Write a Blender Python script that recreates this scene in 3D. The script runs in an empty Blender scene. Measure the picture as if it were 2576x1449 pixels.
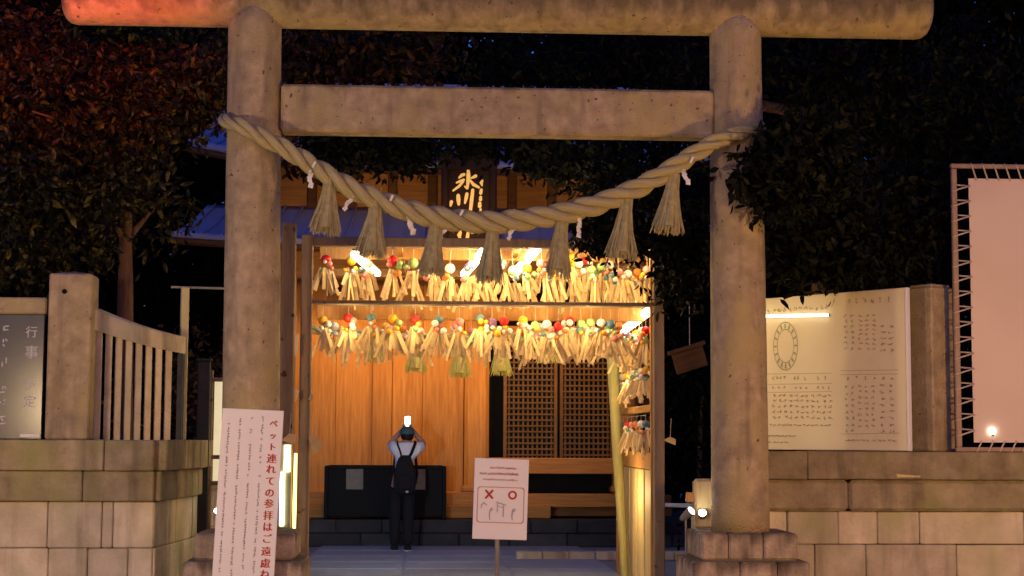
import bpy, bmesh, math, random
import numpy as np
from mathutils import Vector, Matrix, Euler

random.seed(11); rng = np.random.default_rng(11)
scene = bpy.context.scene
col = scene.collection
R = math.radians

# ---------------------------------------------------------------- camera
FPX, CX, CY = 4136.0, 1288.0, 724.5            # focal length and centre, in a 2576 x 1449 picture
CAM = Vector((0.0, -14.0, 1.5))
PITCH, YAW, ROLL = R(5.26), R(-3.0), 0.0045
cam = bpy.data.cameras.new('camera'); cam.sensor_width = 36.0
cam.lens = 36.0 * FPX / 2576.0; cam.clip_end = 600; cam.clip_start = 0.05
co = bpy.data.objects.new('camera', cam); col.objects.link(co)
CROT = Matrix.Rotation(YAW, 3, 'Z') @ Matrix.Rotation(math.pi / 2 + PITCH, 3, 'X') @ Matrix.Rotation(ROLL, 3, 'Z')
co.location = CAM; co.rotation_euler = CROT.to_euler()
scene.camera = co

# ---------------------------------------------------------------- sky, weak dusk sun, exposure
w = bpy.data.worlds.new('World'); scene.world = w; w.use_nodes = True
nt = w.node_tree
sky = nt.nodes.new('ShaderNodeTexSky'); sky.sky_type = 'NISHITA'; sky.sun_disc = False
SUN_EL, SUN_ROT = R(2.0), R(200)
sky.sun_elevation = SUN_EL; sky.sun_rotation = SUN_ROT; sky.ozone_density = 4.0
tint = nt.nodes.new('ShaderNodeMix'); tint.data_type = 'RGBA'; tint.blend_type = 'MULTIPLY'
tint.inputs[0].default_value = 1.0; tint.inputs[7].default_value = (0.52, 0.56, 1.22, 1)
nt.links.new(sky.outputs[0], tint.inputs[6]); nt.links.new(tint.outputs[2], nt.nodes['Background'].inputs[0])
nt.nodes['Background'].inputs[1].default_value = 0.13
sl = bpy.data.lights.new('sun', 'SUN'); sl.energy = 0.015; sl.angle = R(10); sl.color = (1, .8, .7)
so = bpy.data.objects.new('sun', sl); col.objects.link(so); so.rotation_euler = (R(88), 0, R(20))
scene.view_settings.view_transform = 'Standard'; scene.view_settings.look = 'None'
scene.view_settings.exposure = 1.3; scene.view_settings.gamma = 1.0
scene.cycles.use_denoising = True
scene.cycles.sample_clamp_indirect = 4.0
scene.cycles.max_bounces = 6

# ---------------------------------------------------------------- pixel helpers
def ray(px, py):
    return (CROT @ Vector(((px - CX) / FPX, -(py - CY) / FPX, -1.0)))
def P(px, py, Y):
    d = ray(px, py); return CAM + d * ((Y - CAM.y) / d.y)
def X(px, Y, py=1105): return P(px, py, Y).x
def Z(py, Y, px=1200): return P(px, py, Y).z

# ---------------------------------------------------------------- materials
MATS = {}
def rgba(c): return (c[0], c[1], c[2], 1)
def mat(name, c1, c2=None, scale=6, rough=0.8, bump=0.3, bscale=40, stretch=(1, 1, 1), streak=None,
        rand=0.0, spec=0.3, emit=None, estr=0, uv=False, spots=None, metal=0.0, moss_lightband=None, trans=0, detail=6, ramp=(.3, .7), topdirt=None):
    m = bpy.data.materials.new(name); m.use_nodes = True; MATS[name] = m
    n = m.node_tree.nodes; L = m.node_tree.links; b = n['Principled BSDF']
    b.inputs['Roughness'].default_value = rough; b.inputs['Metallic'].default_value = metal
    b.inputs['Specular IOR Level'].default_value = spec
    tc = n.new('ShaderNodeTexCoord'); mp = n.new('ShaderNodeMapping'); mp.inputs['Scale'].default_value = stretch
    L.new(tc.outputs['UV' if uv else 'Object'], mp.inputs[0])
    src = mp.outputs[0]
    if c2 is None: c2 = tuple(x * 0.75 for x in c1)
    no = n.new('ShaderNodeTexNoise'); no.inputs['Scale'].default_value = scale; no.inputs['Detail'].default_value = detail
    no.inputs['Roughness'].default_value = 0.6
    L.new(src, no.inputs['Vector'])
    cr = n.new('ShaderNodeValToRGB'); cr.color_ramp.elements[0].position = ramp[0]; cr.color_ramp.elements[1].position = ramp[1]
    cr.color_ramp.elements[0].color = rgba(c2); cr.color_ramp.elements[1].color = rgba(c1)
    L.new(no.outputs['Fac'], cr.inputs[0]); out = cr.outputs[0]
    def mixin(out, fac_sock, colr, mode='MIX'):
        mx = n.new('ShaderNodeMix'); mx.data_type = 'RGBA'; mx.blend_type = mode
        L.new(fac_sock, mx.inputs[0]); L.new(out, mx.inputs[6]); mx.inputs[7].default_value = rgba(colr)
        return mx.outputs[2]
    def ramped(vec_scale, sc, lo, hi, det=4):
        mp2 = n.new('ShaderNodeMapping'); mp2.inputs['Scale'].default_value = vec_scale
        L.new(tc.outputs['Object'], mp2.inputs[0])
        n2 = n.new('ShaderNodeTexNoise'); n2.inputs['Scale'].default_value = sc; n2.inputs['Detail'].default_value = det
        L.new(mp2.outputs[0], n2.inputs['Vector'])
        mr = n.new('ShaderNodeMapRange'); mr.inputs[1].default_value = lo; mr.inputs[2].default_value = hi
        L.new(n2.outputs['Fac'], mr.inputs[0]); return mr.outputs[0]
    if streak: out = mixin(out, ramped((1, 1, 0.12), streak[1], .52, .78), streak[0])
    if moss_lightband: out = mixin(out, ramped((1, 1, 0.6), moss_lightband[1], .5, .7), moss_lightband[0])
    if spots: out = mixin(out, ramped((1, 1, 1), spots[1], spots[2], spots[2] + .06, 2), spots[0])
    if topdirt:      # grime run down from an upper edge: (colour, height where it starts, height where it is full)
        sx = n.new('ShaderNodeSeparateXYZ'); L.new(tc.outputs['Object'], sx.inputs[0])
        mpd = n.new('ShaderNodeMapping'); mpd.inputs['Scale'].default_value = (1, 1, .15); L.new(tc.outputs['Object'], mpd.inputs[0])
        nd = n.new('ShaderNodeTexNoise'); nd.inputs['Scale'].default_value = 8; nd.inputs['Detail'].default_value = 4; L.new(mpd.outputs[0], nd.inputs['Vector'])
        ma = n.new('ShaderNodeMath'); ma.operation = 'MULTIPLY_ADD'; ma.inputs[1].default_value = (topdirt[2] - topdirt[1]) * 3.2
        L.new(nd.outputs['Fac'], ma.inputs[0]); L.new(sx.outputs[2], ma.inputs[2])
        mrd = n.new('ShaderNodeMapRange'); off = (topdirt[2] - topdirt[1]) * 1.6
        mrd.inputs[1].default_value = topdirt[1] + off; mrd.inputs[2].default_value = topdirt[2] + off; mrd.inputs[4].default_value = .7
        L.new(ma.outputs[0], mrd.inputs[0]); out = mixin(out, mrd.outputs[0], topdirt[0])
    if rand:
        oi = n.new('ShaderNodeObjectInfo'); mr = n.new('ShaderNodeMapRange')
        mr.inputs[3].default_value = 1 - rand; mr.inputs[4].default_value = 1 + rand
        L.new(oi.outputs['Random'], mr.inputs[0])
        hs = n.new('ShaderNodeHueSaturation'); L.new(mr.outputs[0], hs.inputs['Value']); L.new(out, hs.inputs['Color']); out = hs.outputs[0]
    L.new(out, b.inputs['Base Color'])
    if bump:
        nb = n.new('ShaderNodeTexNoise'); nb.inputs['Scale'].default_value = bscale; nb.inputs['Detail'].default_value = 5
        L.new(src, nb.inputs['Vector'])
        bp = n.new('ShaderNodeBump'); bp.inputs['Strength'].default_value = bump; bp.inputs['Distance'].default_value = 0.02
        L.new(nb.outputs['Fac'], bp.inputs['Height']); L.new(bp.outputs[0], b.inputs['Normal'])
    if trans:
        b.inputs['Transmission Weight'].default_value = trans
    if emit:
        b.inputs['Emission Color'].default_value = rgba(emit); b.inputs['Emission Strength'].default_value = estr
    return m
GR = dict(c1=(.53, .405, .25), c2=(.27, .205, .125), scale=7, rough=.85, bump=.7, bscale=60, streak=((.20, .155, .10), 9), spots=((.10, .075, .055), 22, .68), moss_lightband=((.42, .335, .15), 3.2))  # mottled stone, its blotches also hint at coloured light bands
mat('granite', **GR)
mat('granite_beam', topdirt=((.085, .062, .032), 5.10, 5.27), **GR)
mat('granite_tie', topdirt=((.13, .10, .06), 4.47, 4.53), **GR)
mat('wall_stone', (.70, .60, .43), (.46, .38, .25), 3.2, .9, .5, 30, rand=.16, streak=((.24, .19, .12), 5), moss_lightband=((.42, .40, .20), 1.8))  # mossy green blotches also carry the coloured light bands of the street
PL = dict(c1=(.52, .405, .30), c2=(.28, .215, .155), scale=7, rough=.9, bump=.9, bscale=35, rand=.15, streak=((.10, .075, .05), 9))
mat('plinth_stone', topdirt=((.045, .034, .025), .66, .74), **PL)
mat('plinth_stone_low', topdirt=((.045, .034, .025), .41, .50), **PL)
mat('ledge_stone', (.40, .32, .20), (.20, .155, .085), 4.5, .9, .7, 30, rand=.14, streak=((.09, .07, .04), 5), moss_lightband=((.25, .23, .09), 2.6))
mat('slat_stone', (.72, .62, .42), (.50, .41, .25), 5, .85, .4, 50, rand=.1)
mat('mortar', (.15, .12, .08), None, 9, .95, .4)
mat('dark_stone', (.055, .055, .055), (.025, .026, .028), 4, .9, .5, 30, rand=.3)
mat('ground', (.29, .30, .34), (.22, .23, .26), 1.5, .9, .25, 50)
mat('paving', (.33, .38, .47), (.27, .31, .39), 2.5, .85, .2, 60, rand=.08)  # blue of the dusk sky put into the stone colour
mat('asphalt', (.05, .05, .05), (.035, .035, .035), 4, .9, .4, 90)
mat('straw', (.60, .51, .26), (.36, .30, .13), 1, .8, .8, 1, stretch=(5, 30, 1), uv=True, spec=.2)
mat('straw_tassel', (.50, .44, .22), (.30, .26, .12), 18, .85, .3, 60, spec=.2)
mat('straw_bright', (.62, .55, .18), (.45, .40, .10), 18, .85, .3, 60, spec=.2)
mat('paper', (.82, .80, .76), (.74, .72, .69), 8, .8, .05)
mat('wood_panel', (.60, .27, .055), (.38, .15, .028), 4, .55, .25, 20, stretch=(7, 7, .5), rand=.12, streak=((.24, .085, .018), 3))
mat('wood_beam', (.52, .24, .06), (.34, .14, .032), 4, .6, .25, 20, stretch=(.5, 7, 7), rand=.12)
mat('wood_dark', (.18, .075, .02), (.10, .04, .012), 4, .65, .3, 20, stretch=(.6, 6, 6), rand=.15)
mat('wood_lattice', (.19, .095, .03), (.12, .06, .018), 6, .6, .2, 20, rand=.15)
mat('wood_post', (.30, .22, .14), (.21, .15, .09), 5, .8, .4, 25, stretch=(6, 6, .7), spots=((.07, .045, .025), 9, .66))
mat('wood_fresh', (.62, .33, .10), (.46, .22, .06), 5, .6, .2, 20, stretch=(7, 7, .6), rand=.1)
mat('wood_pale', (.74, .58, .30), (.56, .40, .16), 5, .6, .2, 20, stretch=(7, 7, .5), rand=.1)
mat('wood_strip', (.78, .60, .33), (.60, .42, .20), 14, .7, .15, 40, rand=.25)
mat('bamboo', (.42, .38, .14), (.30, .27, .09), 4, .5, .2, 20, stretch=(5, 5, .5))
mat('copper_roof', (.42, .41, .58), (.34, .34, .50), 3, .6, .2, 30)  # copper with blue skylight mixed into its colour
mat('black_lacquer', (.008, .008, .009), (.005, .005, .006), 6, .6, .1, spec=.12)
mat('shade_black', (.006, .006, .006), (.004, .004, .004), 6, .95, 0)  # flat black standing in for shade inside openings and the post hole
mat('crest_plate', (.26, .23, .18), (.18, .16, .12), 14, .6, .2)
mat('gold', (.95, .62, .18), (.80, .45, .10), 20, .4, .1, spec=.5, emit=(1.0, .55, .14), estr=.25)  # faint emission put in as lamplight on the gilding
mat('metal_grey', (.30, .28, .25), (.22, .20, .18), 10, .5, .1, metal=.2)
mat('metal_dark', (.035, .037, .042), (.02, .021, .025), 10, .6, .1)
mat('metal_lit', (.72, .62, .32), (.58, .48, .20), 8, .6, .1)  # yellow lamplight on the post put into its base colour
mat('banner_sheet', (.70, .56, .47), (.66, .52, .43), 1.2, .55, .08, 3)
mat('frame_wood', (.42, .30, .22), (.30, .20, .14), 8, .8, .3, 30)
mat('cord', (.62, .50, .40), (.52, .40, .31), 20, .9, .1)
mat('board_white', (.86, .82, .80), (.82, .78, .76), 2, .6, .03)
mat('board_cream', (.82, .73, .52), (.76, .66, .45), 1.5, .5, .03)
mat('ink_red', (.52, .05, .04), (.42, .05, .04), 30, .8, 0)
mat('ink_pale_red', (.62, .30, .25), (.56, .26, .22), 30, .8, 0)
mat('ink_grey', (.46, .38, .44), (.38, .32, .38), 30, .8, 0)
mat('ink_light', (.50, .44, .46), (.46, .40, .42), 30, .8, 0)
mat('ink_brown', (.42, .31, .17), (.34, .25, .14), 30, .8, 0)
mat('ink_pink', (.58, .32, .24), (.50, .28, .20), 30, .8, 0)
mat('ink_green', (.40, .40, .24), (.35, .36, .22), 30, .8, 0)
mat('ink_white', (.55, .55, .58), (.45, .45, .48), 30, .7, 0)
mat('slate_board', (.060, .064, .075), (.040, .045, .055), 3, .22, 0, 30, spec=.35)
mat('leaf_olive', (.17, .135, .026), (.009, .008, .004), 8, .6, 0, spec=.12, ramp=(.50, .72))  # bright and near-black clumps put sparse lit leaves into the colour
mat('leaf_dark', (.034, .034, .009), (.004, .005, .003), 5, .6, 0, spec=.08, ramp=(.5, .75))
mat('leaf_brown', (.20, .085, .022), (.018, .010, .005), 6, .6, 0, spec=.15, ramp=(.48, .7))
mat('leaf_far', (.010, .012, .006), (.004, .005, .003), 3, .9, 0, spec=.0)
mat('plaque_wood', (.055, .020, .008), (.030, .011, .005), 4, .65, .3, 20, stretch=(6, 6, .6))
mat('bark', (.16, .075, .04), (.08, .04, .024), 6, .9, .7, 30, stretch=(3, 3, .5))
mat('skin', (.46, .27, .19), (.40, .23, .16), 20, .6, .05)
mat('shirt', (.80, .81, .84), (.72, .73, .77), 7, .9, .25, 25)
mat('cloth_black', (.012, .012, .014), (.008, .008, .010), 12, .9, .2)
mat('cap_green', (.07, .13, .12), (.05, .10, .095), 15, .9, .2)
mat('hair', (.012, .010, .009), (.008, .007, .006), 30, .6, .2)
mat('sole', (.55, .55, .56), None, 20, .7, 0)
for nm, c in dict(red=(.62, .02, .015), yellow=(.80, .42, .03), blue=(.10, .20, .24), white=(.80, .78, .72), pink=(.72, .24, .22),
                  green=(.28, .45, .16), orange=(.75, .25, .05), violet=(.22, .10, .26)).items():
    mat('ball_' + nm, c, tuple(x * .8 for x in c), 20, .45, .05)
def emis(name, c, s):
    m = mat(name, (.8, .8, .8), None, 5, .5, 0, emit=c, estr=s); return m
emis('lamp_warm', (1, .80, .50), 7)
emis('lamp_white', (.80, 1, .88), 1.6)
emis('lamp_spot', (1, .95, .78), 12)
emis('glare_glow', (1, .93, .70), 1.6)
emis('glint_glow', (1, .93, .75), 3)
emis('bamboo_glow', (1, .78, .22), 1.2)
emis('lamp_red', (1, .03, .015), 30)
emis('shop_fill_warm', (1, .47, .13), 4.5)
emis('shop_fill_pale', (1, .62, .48), 1.5)
emis('globe_pale', (1, .68, .36), 5)
emis('globe_amber', (1, .53, .14), 5)
emis('screen', (.85, .92, 1), 6)
emis('glow_paper', (1, .82, .45), .28)

# ---------------------------------------------------------------- mesh helpers
class MB:
    def __init__(s): s.v = []; s.f = []; s.uv = []; s.hasuv = False
    def add(s, vs, fs, uvs=None):
        o = len(s.v); s.v += [tuple(v) for v in vs]; s.f += [tuple(i + o for i in f) for f in fs]
        if uvs is not None:
            s.hasuv = True; s.uv += uvs
        else: s.uv += [[(0, 0)] * len(f) for f in fs]
        return s
    def box(s, c, size, rot=None, ch=0.0):
        hx, hy, hz = size[0] / 2, size[1] / 2, size[2] / 2; c = Vector(c)
        rm = rot if rot is not None else Matrix.Identity(3)
        T = lambda p: c + rm @ Vector(p)
        if ch <= 0:
            vs = [T((x * hx, y * hy, z * hz)) for x in (-1, 1) for y in (-1, 1) for z in (-1, 1)]
            s.add(vs, [(0, 1, 3, 2), (4, 6, 7, 5), (0, 4, 5, 1), (2, 3, 7, 6), (0, 2, 6, 4), (1, 5, 7, 3)]); return s
        ch = min(ch, hx * .9, hy * .9, hz * .9)
        vs = []; idx = {}
        for x in (-1, 1):
            for y in (-1, 1):
                for z in (-1, 1):
                    for a in range(3):
                        p = [x * (hx - ch), y * (hy - ch), z * (hz - ch)]
                        p[a] = (x * hx, y * hy, z * hz)[a]
                        idx[(x, y, z, a)] = len(vs); vs.append(T(p))
        fs = []
        for a in range(3):
            b_, c_ = (a + 1) % 3, (a + 2) % 3
            for sg in (-1, 1):
                q = []
                for u, v_ in ((-1, -1), (1, -1), (1, 1), (-1, 1)):
                    k = [0, 0, 0]; k[a] = sg; k[b_] = u; k[c_] = v_; q.append(idx[(*k, a)])
                fs.append(tuple(q) if sg > 0 else tuple(reversed(q)))
            for u in (-1, 1):
                for v_ in (-1, 1):
                    k0 = [0, 0, 0]; k0[a] = -1; k0[b_] = u; k0[c_] = v_
                    k1 = list(k0); k1[a] = 1
                    q = (idx[(*k0, b_)], idx[(*k1, b_)], idx[(*k1, c_)], idx[(*k0, c_)])
                    fs.append(q if u * v_ > 0 else tuple(reversed(q)))
        for x in (-1, 1):
            for y in (-1, 1):
                for z in (-1, 1):
                    t = (idx[(x, y, z, 0)], idx[(x, y, z, 1)], idx[(x, y, z, 2)])
                    fs.append(t if x * y * z > 0 else tuple(reversed(t)))
        s.add(vs, fs); return s
    def tube(s, pts, rad, n=8, caps=True, flat=1.0):
        pts = [Vector(p) for p in pts]; N = len(pts)
        if not hasattr(rad, '__len__'): rad = [rad] * N
        up = Vector((0, 0, 1)); vs = []; Ls = [0]
        t0 = (pts[1] - pts[0]).normalized()
        if abs(t0.z) > .9: up = Vector((0, 1, 0))
        nrm = (up - t0 * up.dot(t0)).normalized()
        for i, p in enumerate(pts):
            a = pts[max(i - 1, 0)]; b_ = pts[min(i + 1, N - 1)]; t = (b_ - a).normalized()
            nrm = (nrm - t * nrm.dot(t)).normalized(); bn = t.cross(nrm)
            for k in range(n):
                an = 2 * math.pi * k / n
                vs.append(p + nrm * (math.cos(an) * rad[i]) + bn * (math.sin(an) * rad[i] * flat))
            if i: Ls.append(Ls[-1] + (pts[i] - pts[i - 1]).length)
        fs = []; uvs = []
        for i in range(N - 1):
            for k in range(n):
                k2 = (k + 1) % n
                fs.append((i * n + k, i * n + k2, (i + 1) * n + k2, (i + 1) * n + k))
                u0, u1 = Ls[i], Ls[i + 1]; v0, v1 = k / n, (k + 1) / n
                uvs.append([(u0, v0), (u0, v1), (u1, v1), (u1, v0)])
        if caps:
            fs.append(tuple(reversed(range(n)))); uvs.append([(0, 0)] * n)
            fs.append(tuple((N - 1) * n + k for k in range(n))); uvs.append([(0, 0)] * n)
        s.add(vs, fs, uvs); return s
    def ball(s, c, r, nu=10, nv=7, sc=(1, 1, 1)):
        c = Vector(c); vs = [c + Vector((0, 0, r * sc[2]))]
        for i in range(1, nv):
            th = math.pi * i / nv
            for k in range(nu):
                ph = 2 * math.pi * k / nu
                vs.append(c + Vector((r * sc[0] * math.sin(th) * math.cos(ph), r * sc[1] * math.sin(th) * math.sin(ph), r * sc[2] * math.cos(th))))
        vs.append(c - Vector((0, 0, r * sc[2]))); last = len(vs) - 1; fs = []
        for k in range(nu):
            fs.append((0, 1 + k, 1 + (k + 1) % nu))
            fs.append((last, 1 + (nv - 2) * nu + (k + 1) % nu, 1 + (nv - 2) * nu + k))
        for i in range(nv - 2):
            for k in range(nu):
                a = 1 + i * nu + k; b_ = 1 + i * nu + (k + 1) % nu
                fs.append((a, a + nu, b_ + nu, b_))
        s.add(vs, fs); return s
    def prism(s, poly, z0, z1):
        n = len(poly); vs = [(p[0], p[1], z0) for p in poly] + [(p[0], p[1], z1) for p in poly]
        fs = [tuple(reversed(range(n))), tuple(range(n, 2 * n))] + [(k, (k + 1) % n, n + (k + 1) % n, n + k) for k in range(n)]
        s.add(vs, fs); return s
    def mesh(s, name, m, smooth=False):
        me = bpy.data.meshes.new(name); me.from_pydata(s.v, [], s.f)
        if s.hasuv:
            ul = me.uv_layers.new(name='UVMap'); fl = [c for f in s.uv for uvp in f for c in uvp]
            ul.data.foreach_set('uv', fl)
        if m: me.materials.append(MATS[m])
        if smooth: me.polygons.foreach_set('use_smooth', [True] * len(me.polygons))
        me.update(); return me
    def obj(s, name, m, parent=None, smooth=False):
        return put(name, s.mesh(name, m, smooth), parent)

def put(name, me, parent=None):
    o = bpy.data.objects.new(name, me); col.objects.link(o)
    if parent is not None: adopt(o, parent)
    return o
def world_of(o):
    return (world_of(o.parent) @ o.matrix_parent_inverse @ o.matrix_basis) if o.parent else o.matrix_basis.copy()
def adopt(o, parent):
    o.parent = parent; o.matrix_parent_inverse = world_of(parent).inverted()
def tag(o, label, cat, group=None):
    o['label'] = label; o['category'] = cat
    if group: o['group'] = group
    return o
def thing(name, loc, label, cat, group=None):
    o = bpy.data.objects.new(name, None); col.objects.link(o); o.location = loc; o.empty_display_size = .1
    return tag(o, label, cat, group)
def structure(o): o['kind'] = 'structure'; return o
def stuff(o): o['kind'] = 'stuff'; return o
def copy_tree(o, parent=None):
    c = o.copy(); col.objects.link(c)
    if parent is not None: c.parent = parent
    for ch in [x for x in bpy.data.objects if x.parent == o]: copy_tree(ch, c)
    return c
def rotz(a): return Matrix.Rotation(a, 3, 'Z')
def bar(mb, a, b, wd, ht, ch=0.0, up=None):
    """a box from a to b; wd is across in the horizontal, ht the other way"""
    a = Vector(a); b = Vector(b); d = b - a; l = d.length; x = d.normalized()
    u = up or (Vector((0, 0, 1)) if abs(x.z) < .95 else Vector((0, 1, 0)))
    y = u.cross(x).normalized(); z = x.cross(y)
    rm = Matrix((x, y, z)).transposed()
    return mb.box((a + b) / 2, (l, wd, ht), rm, ch)

# a flat panel's own frame: (s right, t up, h out of the face), metres from its lower left corner
class Panel:
    def __init__(self, o, u, v):
        self.o = Vector(o); self.u = Vector(u).normalized(); self.v = Vector(v).normalized(); self.n = self.u.cross(self.v)
    def at(self, s, t, h=0.0): return self.o + self.u * s + self.v * t + self.n * h
    def rect(self, mb, s0, t0, s1, t1, h, th=.002):
        rm = Matrix((self.u, self.v, self.n)).transposed()
        mb.box(self.at((s0 + s1) / 2, (t0 + t1) / 2, h + th / 2), (abs(s1 - s0), abs(t1 - t0), th), rm)
    def stroke(self, mb, pts, wds, h, th=.003):
        """a brush stroke: rounded ribbon through pts with widths"""
        n = len(pts); Lp = []; Rp = []
        for i in range(n):
            a = Vector(pts[max(i - 1, 0)]); b = Vector(pts[min(i + 1, n - 1)]); d = (b - a).normalized(); q = Vector((-d.y, d.x))
            c = Vector(pts[i]); Lp.append(c + q * wds[i] / 2); Rp.append(c - q * wds[i] / 2)
        d0 = (Vector(pts[1]) - Vector(pts[0])).normalized(); d1 = (Vector(pts[-1]) - Vector(pts[-2])).normalized()
        poly = [Vector(pts[0]) - d0 * wds[0] * .4] + Rp + [Vector(pts[-1]) + d1 * wds[-1] * .4] + Lp[::-1]
        m = len(poly)
        vs = [self.at(p.x, p.y, h) for p in poly] + [self.at(p.x, p.y, h + th) for p in poly]
        mb.add(vs, [tuple(range(m, 2 * m)), tuple(reversed(range(m)))] + [(k, (k + 1) % m, m + (k + 1) % m, m + k) for k in range(m)])
    def glyph(self, mb, ch, s, t, size, h):
        vs, fs = glyph(ch)
        mb.add([self.at(s + x * size, t + y * size, h) for x, y in vs], fs)
_g = {}
def glyph(ch):
    if ch in _g: return _g[ch]
    c = bpy.data.curves.new('glyph', 'FONT'); c.body = ch; c.size = 1; c.resolution_u = 2
    o = bpy.data.objects.new('glyph', c); col.objects.link(o)
    dg = bpy.context.evaluated_depsgraph_get(); me = bpy.data.meshes.new_from_object(o.evaluated_get(dg))
    r = ([(v.co.x - .5, v.co.y - .35) for v in me.vertices], [tuple(p.vertices) for p in me.polygons])
    bpy.data.objects.remove(o); bpy.data.curves.remove(c); bpy.data.meshes.remove(me)
    _g[ch] = r; return r

# ================================================================ GROUND
g = MB().box((0, 60, -.05), (400, 400, .1)); structure(g.obj('ground', 'ground'))
g = MB().box((0, -9, -.02), (120, 14.0, .05)); structure(g.obj('road', 'asphalt'))
path = MB().box((X(1150, 5), 5.1, -.02), (3.6, 8.0, .06)).obj('approach_path', 'paving'); structure(path)
pav = MB().box((0, 0, 0), (1.17, .97, .02), None, .008).mesh('paving_slab', 'paving')
for i in range(3):
    for j in range(8):
        s_ = put('paving_slab', pav); s_.location = (X(1150, 5) - 1.2 + i * 1.2, 1.6 + j * 1.0, .012); adopt(s_, path)

# ================================================================ TORII
tor = thing('torii_gate', (X(1245, 0), 0, 0), 'tall stone torii gate with round top beam and square tie beam', 'torii gate')
def pillar(pb, pt, r0, r1):
    a, b = P(*pb, 0), P(*pt, 0); N = 24; n = 40
    mb = MB(); pts = [a.lerp(b, i / N) for i in range(N + 1)]
    mb.tube(pts, [(r0 + (r1 - r0) * i / N) * (1 + .004 * math.sin(i * 1.7)) for i in range(N + 1)], n)
    mb.obj('pillar', 'granite', tor, True)
    return a, b
La, Lb = pillar((628, 1337), (642, 20), .245, .226)
Ra, Rb = pillar((1863, 1337), (1849, 40), .247, .223)
ka, kb = P(165, -12, 0), P(2333, 22, 0); kz = (ka.z + kb.z) / 2; kr = .262
n_ = 60; prof = [(0, .72), (.02, .86), (.05, .95), (.10, 1.0)]
L_ = kb.x - ka.x
xs = [(p, r) for p, r in prof] + [(.1 + (L_ - .2) * i / 30, 1.0) for i in range(1, 30)] + [(L_ - p, r) for p, r in reversed(prof)]
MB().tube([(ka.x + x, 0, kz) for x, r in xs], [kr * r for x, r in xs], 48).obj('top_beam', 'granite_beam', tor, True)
nz0, nz1 = Z(343, 0, 1250), Z(226, 0, 1250)
nx0, nx1 = X(709, 0, 280), X(1790, 0, 290)
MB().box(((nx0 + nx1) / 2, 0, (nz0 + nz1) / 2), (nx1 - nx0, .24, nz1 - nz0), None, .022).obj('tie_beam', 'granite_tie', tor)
for c in (La, Ra):
    pl = MB().box((c.x, 0, .27), (.78, .78, .54)).obj('plinth', 'mortar', tor)
    zt = c.z + .005
    def tier(half, z0, z1, cuts, pm='plinth_stone'):
        # front, back, left and right rows of dressed blocks
        for side in range(4):
            rm = rotz(side * math.pi / 2)
            e = [-half] + [-half + 2 * half * q for q in cuts] + [half]
            for k in range(len(e) - 1):
                wd = e[k + 1] - e[k] - .008
                cpt = rm @ Vector(((e[k] + e[k + 1]) / 2, -half + .11, 0))
                if side % 2: # butt the side rows between the front and back rows
                    lo, hi = max(e[k], -half + .225), min(e[k + 1], half - .225)
                    if hi - lo < .05: continue
                    wd = hi - lo - .008; cpt = rm @ Vector(((lo + hi) / 2, -half + .11, 0))
                MB().box((c.x + cpt.x, cpt.y, (z0 + z1) / 2), (wd, .22, z1 - z0), rm, .016).obj('stone', pm, pl)
    tier(.405, .515, zt, (.28, .64)); tier(.485, .0, .505, (.4, .72), 'plinth_stone_low')
    MB().box((c.x, 0, zt - .03), (.5, .5, .05)).obj('bed_stone', 'plinth_stone', pl)

# ================================================================ SHIMENAWA ROPE
def smooth_path(pts, n):
    pts = [Vector(p) for p in pts]; out = []
    N = len(pts) - 1
    for i in range(n + 1):
        t = i / n * N; k = min(int(t), N - 1); f = t - k
        p0, p1, p2, p3 = pts[max(k - 1, 0)], pts[k], pts[k + 1], pts[min(k + 2, N)]
        out.append(.5 * ((2 * p1) + (p2 - p0) * f + (2 * p0 - 5 * p1 + 4 * p2 - p3) * f * f + (3 * p1 - p0 - 3 * p2 + p3) * f ** 3))
    return out
def rope(parent, path, rfun, pitch, mname, name='rope_strand', n=9, hairs=0):
    L = [0]
    for i in range(1, len(path)): L.append(L[-1] + (path[i] - path[i - 1]).length)
    T = L[-1]
    for s in range(3):
        pts = []; rad = []
        for i, p in enumerate(path):
            t = (path[min(i + 1, len(path) - 1)] - path[max(i - 1, 0)]).normalized()
            zz = (Vector((0, 0, 1)) - t * t.z).normalized(); yy = zz.cross(t)  # yy points to +Y for a rope along +X
            r = rfun(L[i] / T); ph = 2 * math.pi * (L[i] / pitch + s / 3)
            pts.append(p + zz * (math.cos(ph) * r * .56) - yy * (math.sin(ph) * r * .56)); rad.append(r * .50 * (1 + .03 * math.sin(L[i] * 31 + s)))
        MB().tube(pts, rad, n).obj(name, mname, parent, True)
    if hairs:
        mb = MB()
        for _ in range(hairs):
            i = random.randrange(8, len(path) - 8); r = rfun(L[i] / T); a = random.uniform(0, 6.28)
            d = Vector((random.uniform(-.6, .6), -abs(math.sin(a)), math.cos(a))).normalized()
            p = path[i] + d * r * .95; q = p + (d + Vector((random.uniform(-1, 1), 0, random.uniform(-.6, .3)))) * random.uniform(.015, .05)
            mb.tube([p, (p + q) / 2 + Vector((0, 0, -.004)), q], [.0016, .0014, .0008], 3)
        stuff(mb.obj('loose_straw', 'straw_tassel', parent))
shm = thing('sacred_rope', P(1245, 560, -.3), 'thick twisted straw rope with straw tassels hung between the torii pillars', 'rope')
rp = [(590, 300, .26), (566, 302, .08), (572, 305, -.16), (610, 318, -.30), (660, 345, -.33), (720, 376, -.33), (785, 416, -.33), (855, 459, -.33), (930, 495, -.33),
      (1010, 524, -.33), (1090, 545, -.33), (1170, 556, -.33), (1250, 559, -.33), (1330, 551, -.33), (1410, 538, -.33), (1490, 518, -.33),
      (1570, 488, -.33), (1645, 451, -.33), (1720, 404, -.33), (1790, 362, -.33), (1850, 338, -.31), (1895, 325, -.22), (1912, 320, -.02), (1890, 316, .22)]
rpath = smooth_path([P(*q) for q in rp], 260)
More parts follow.
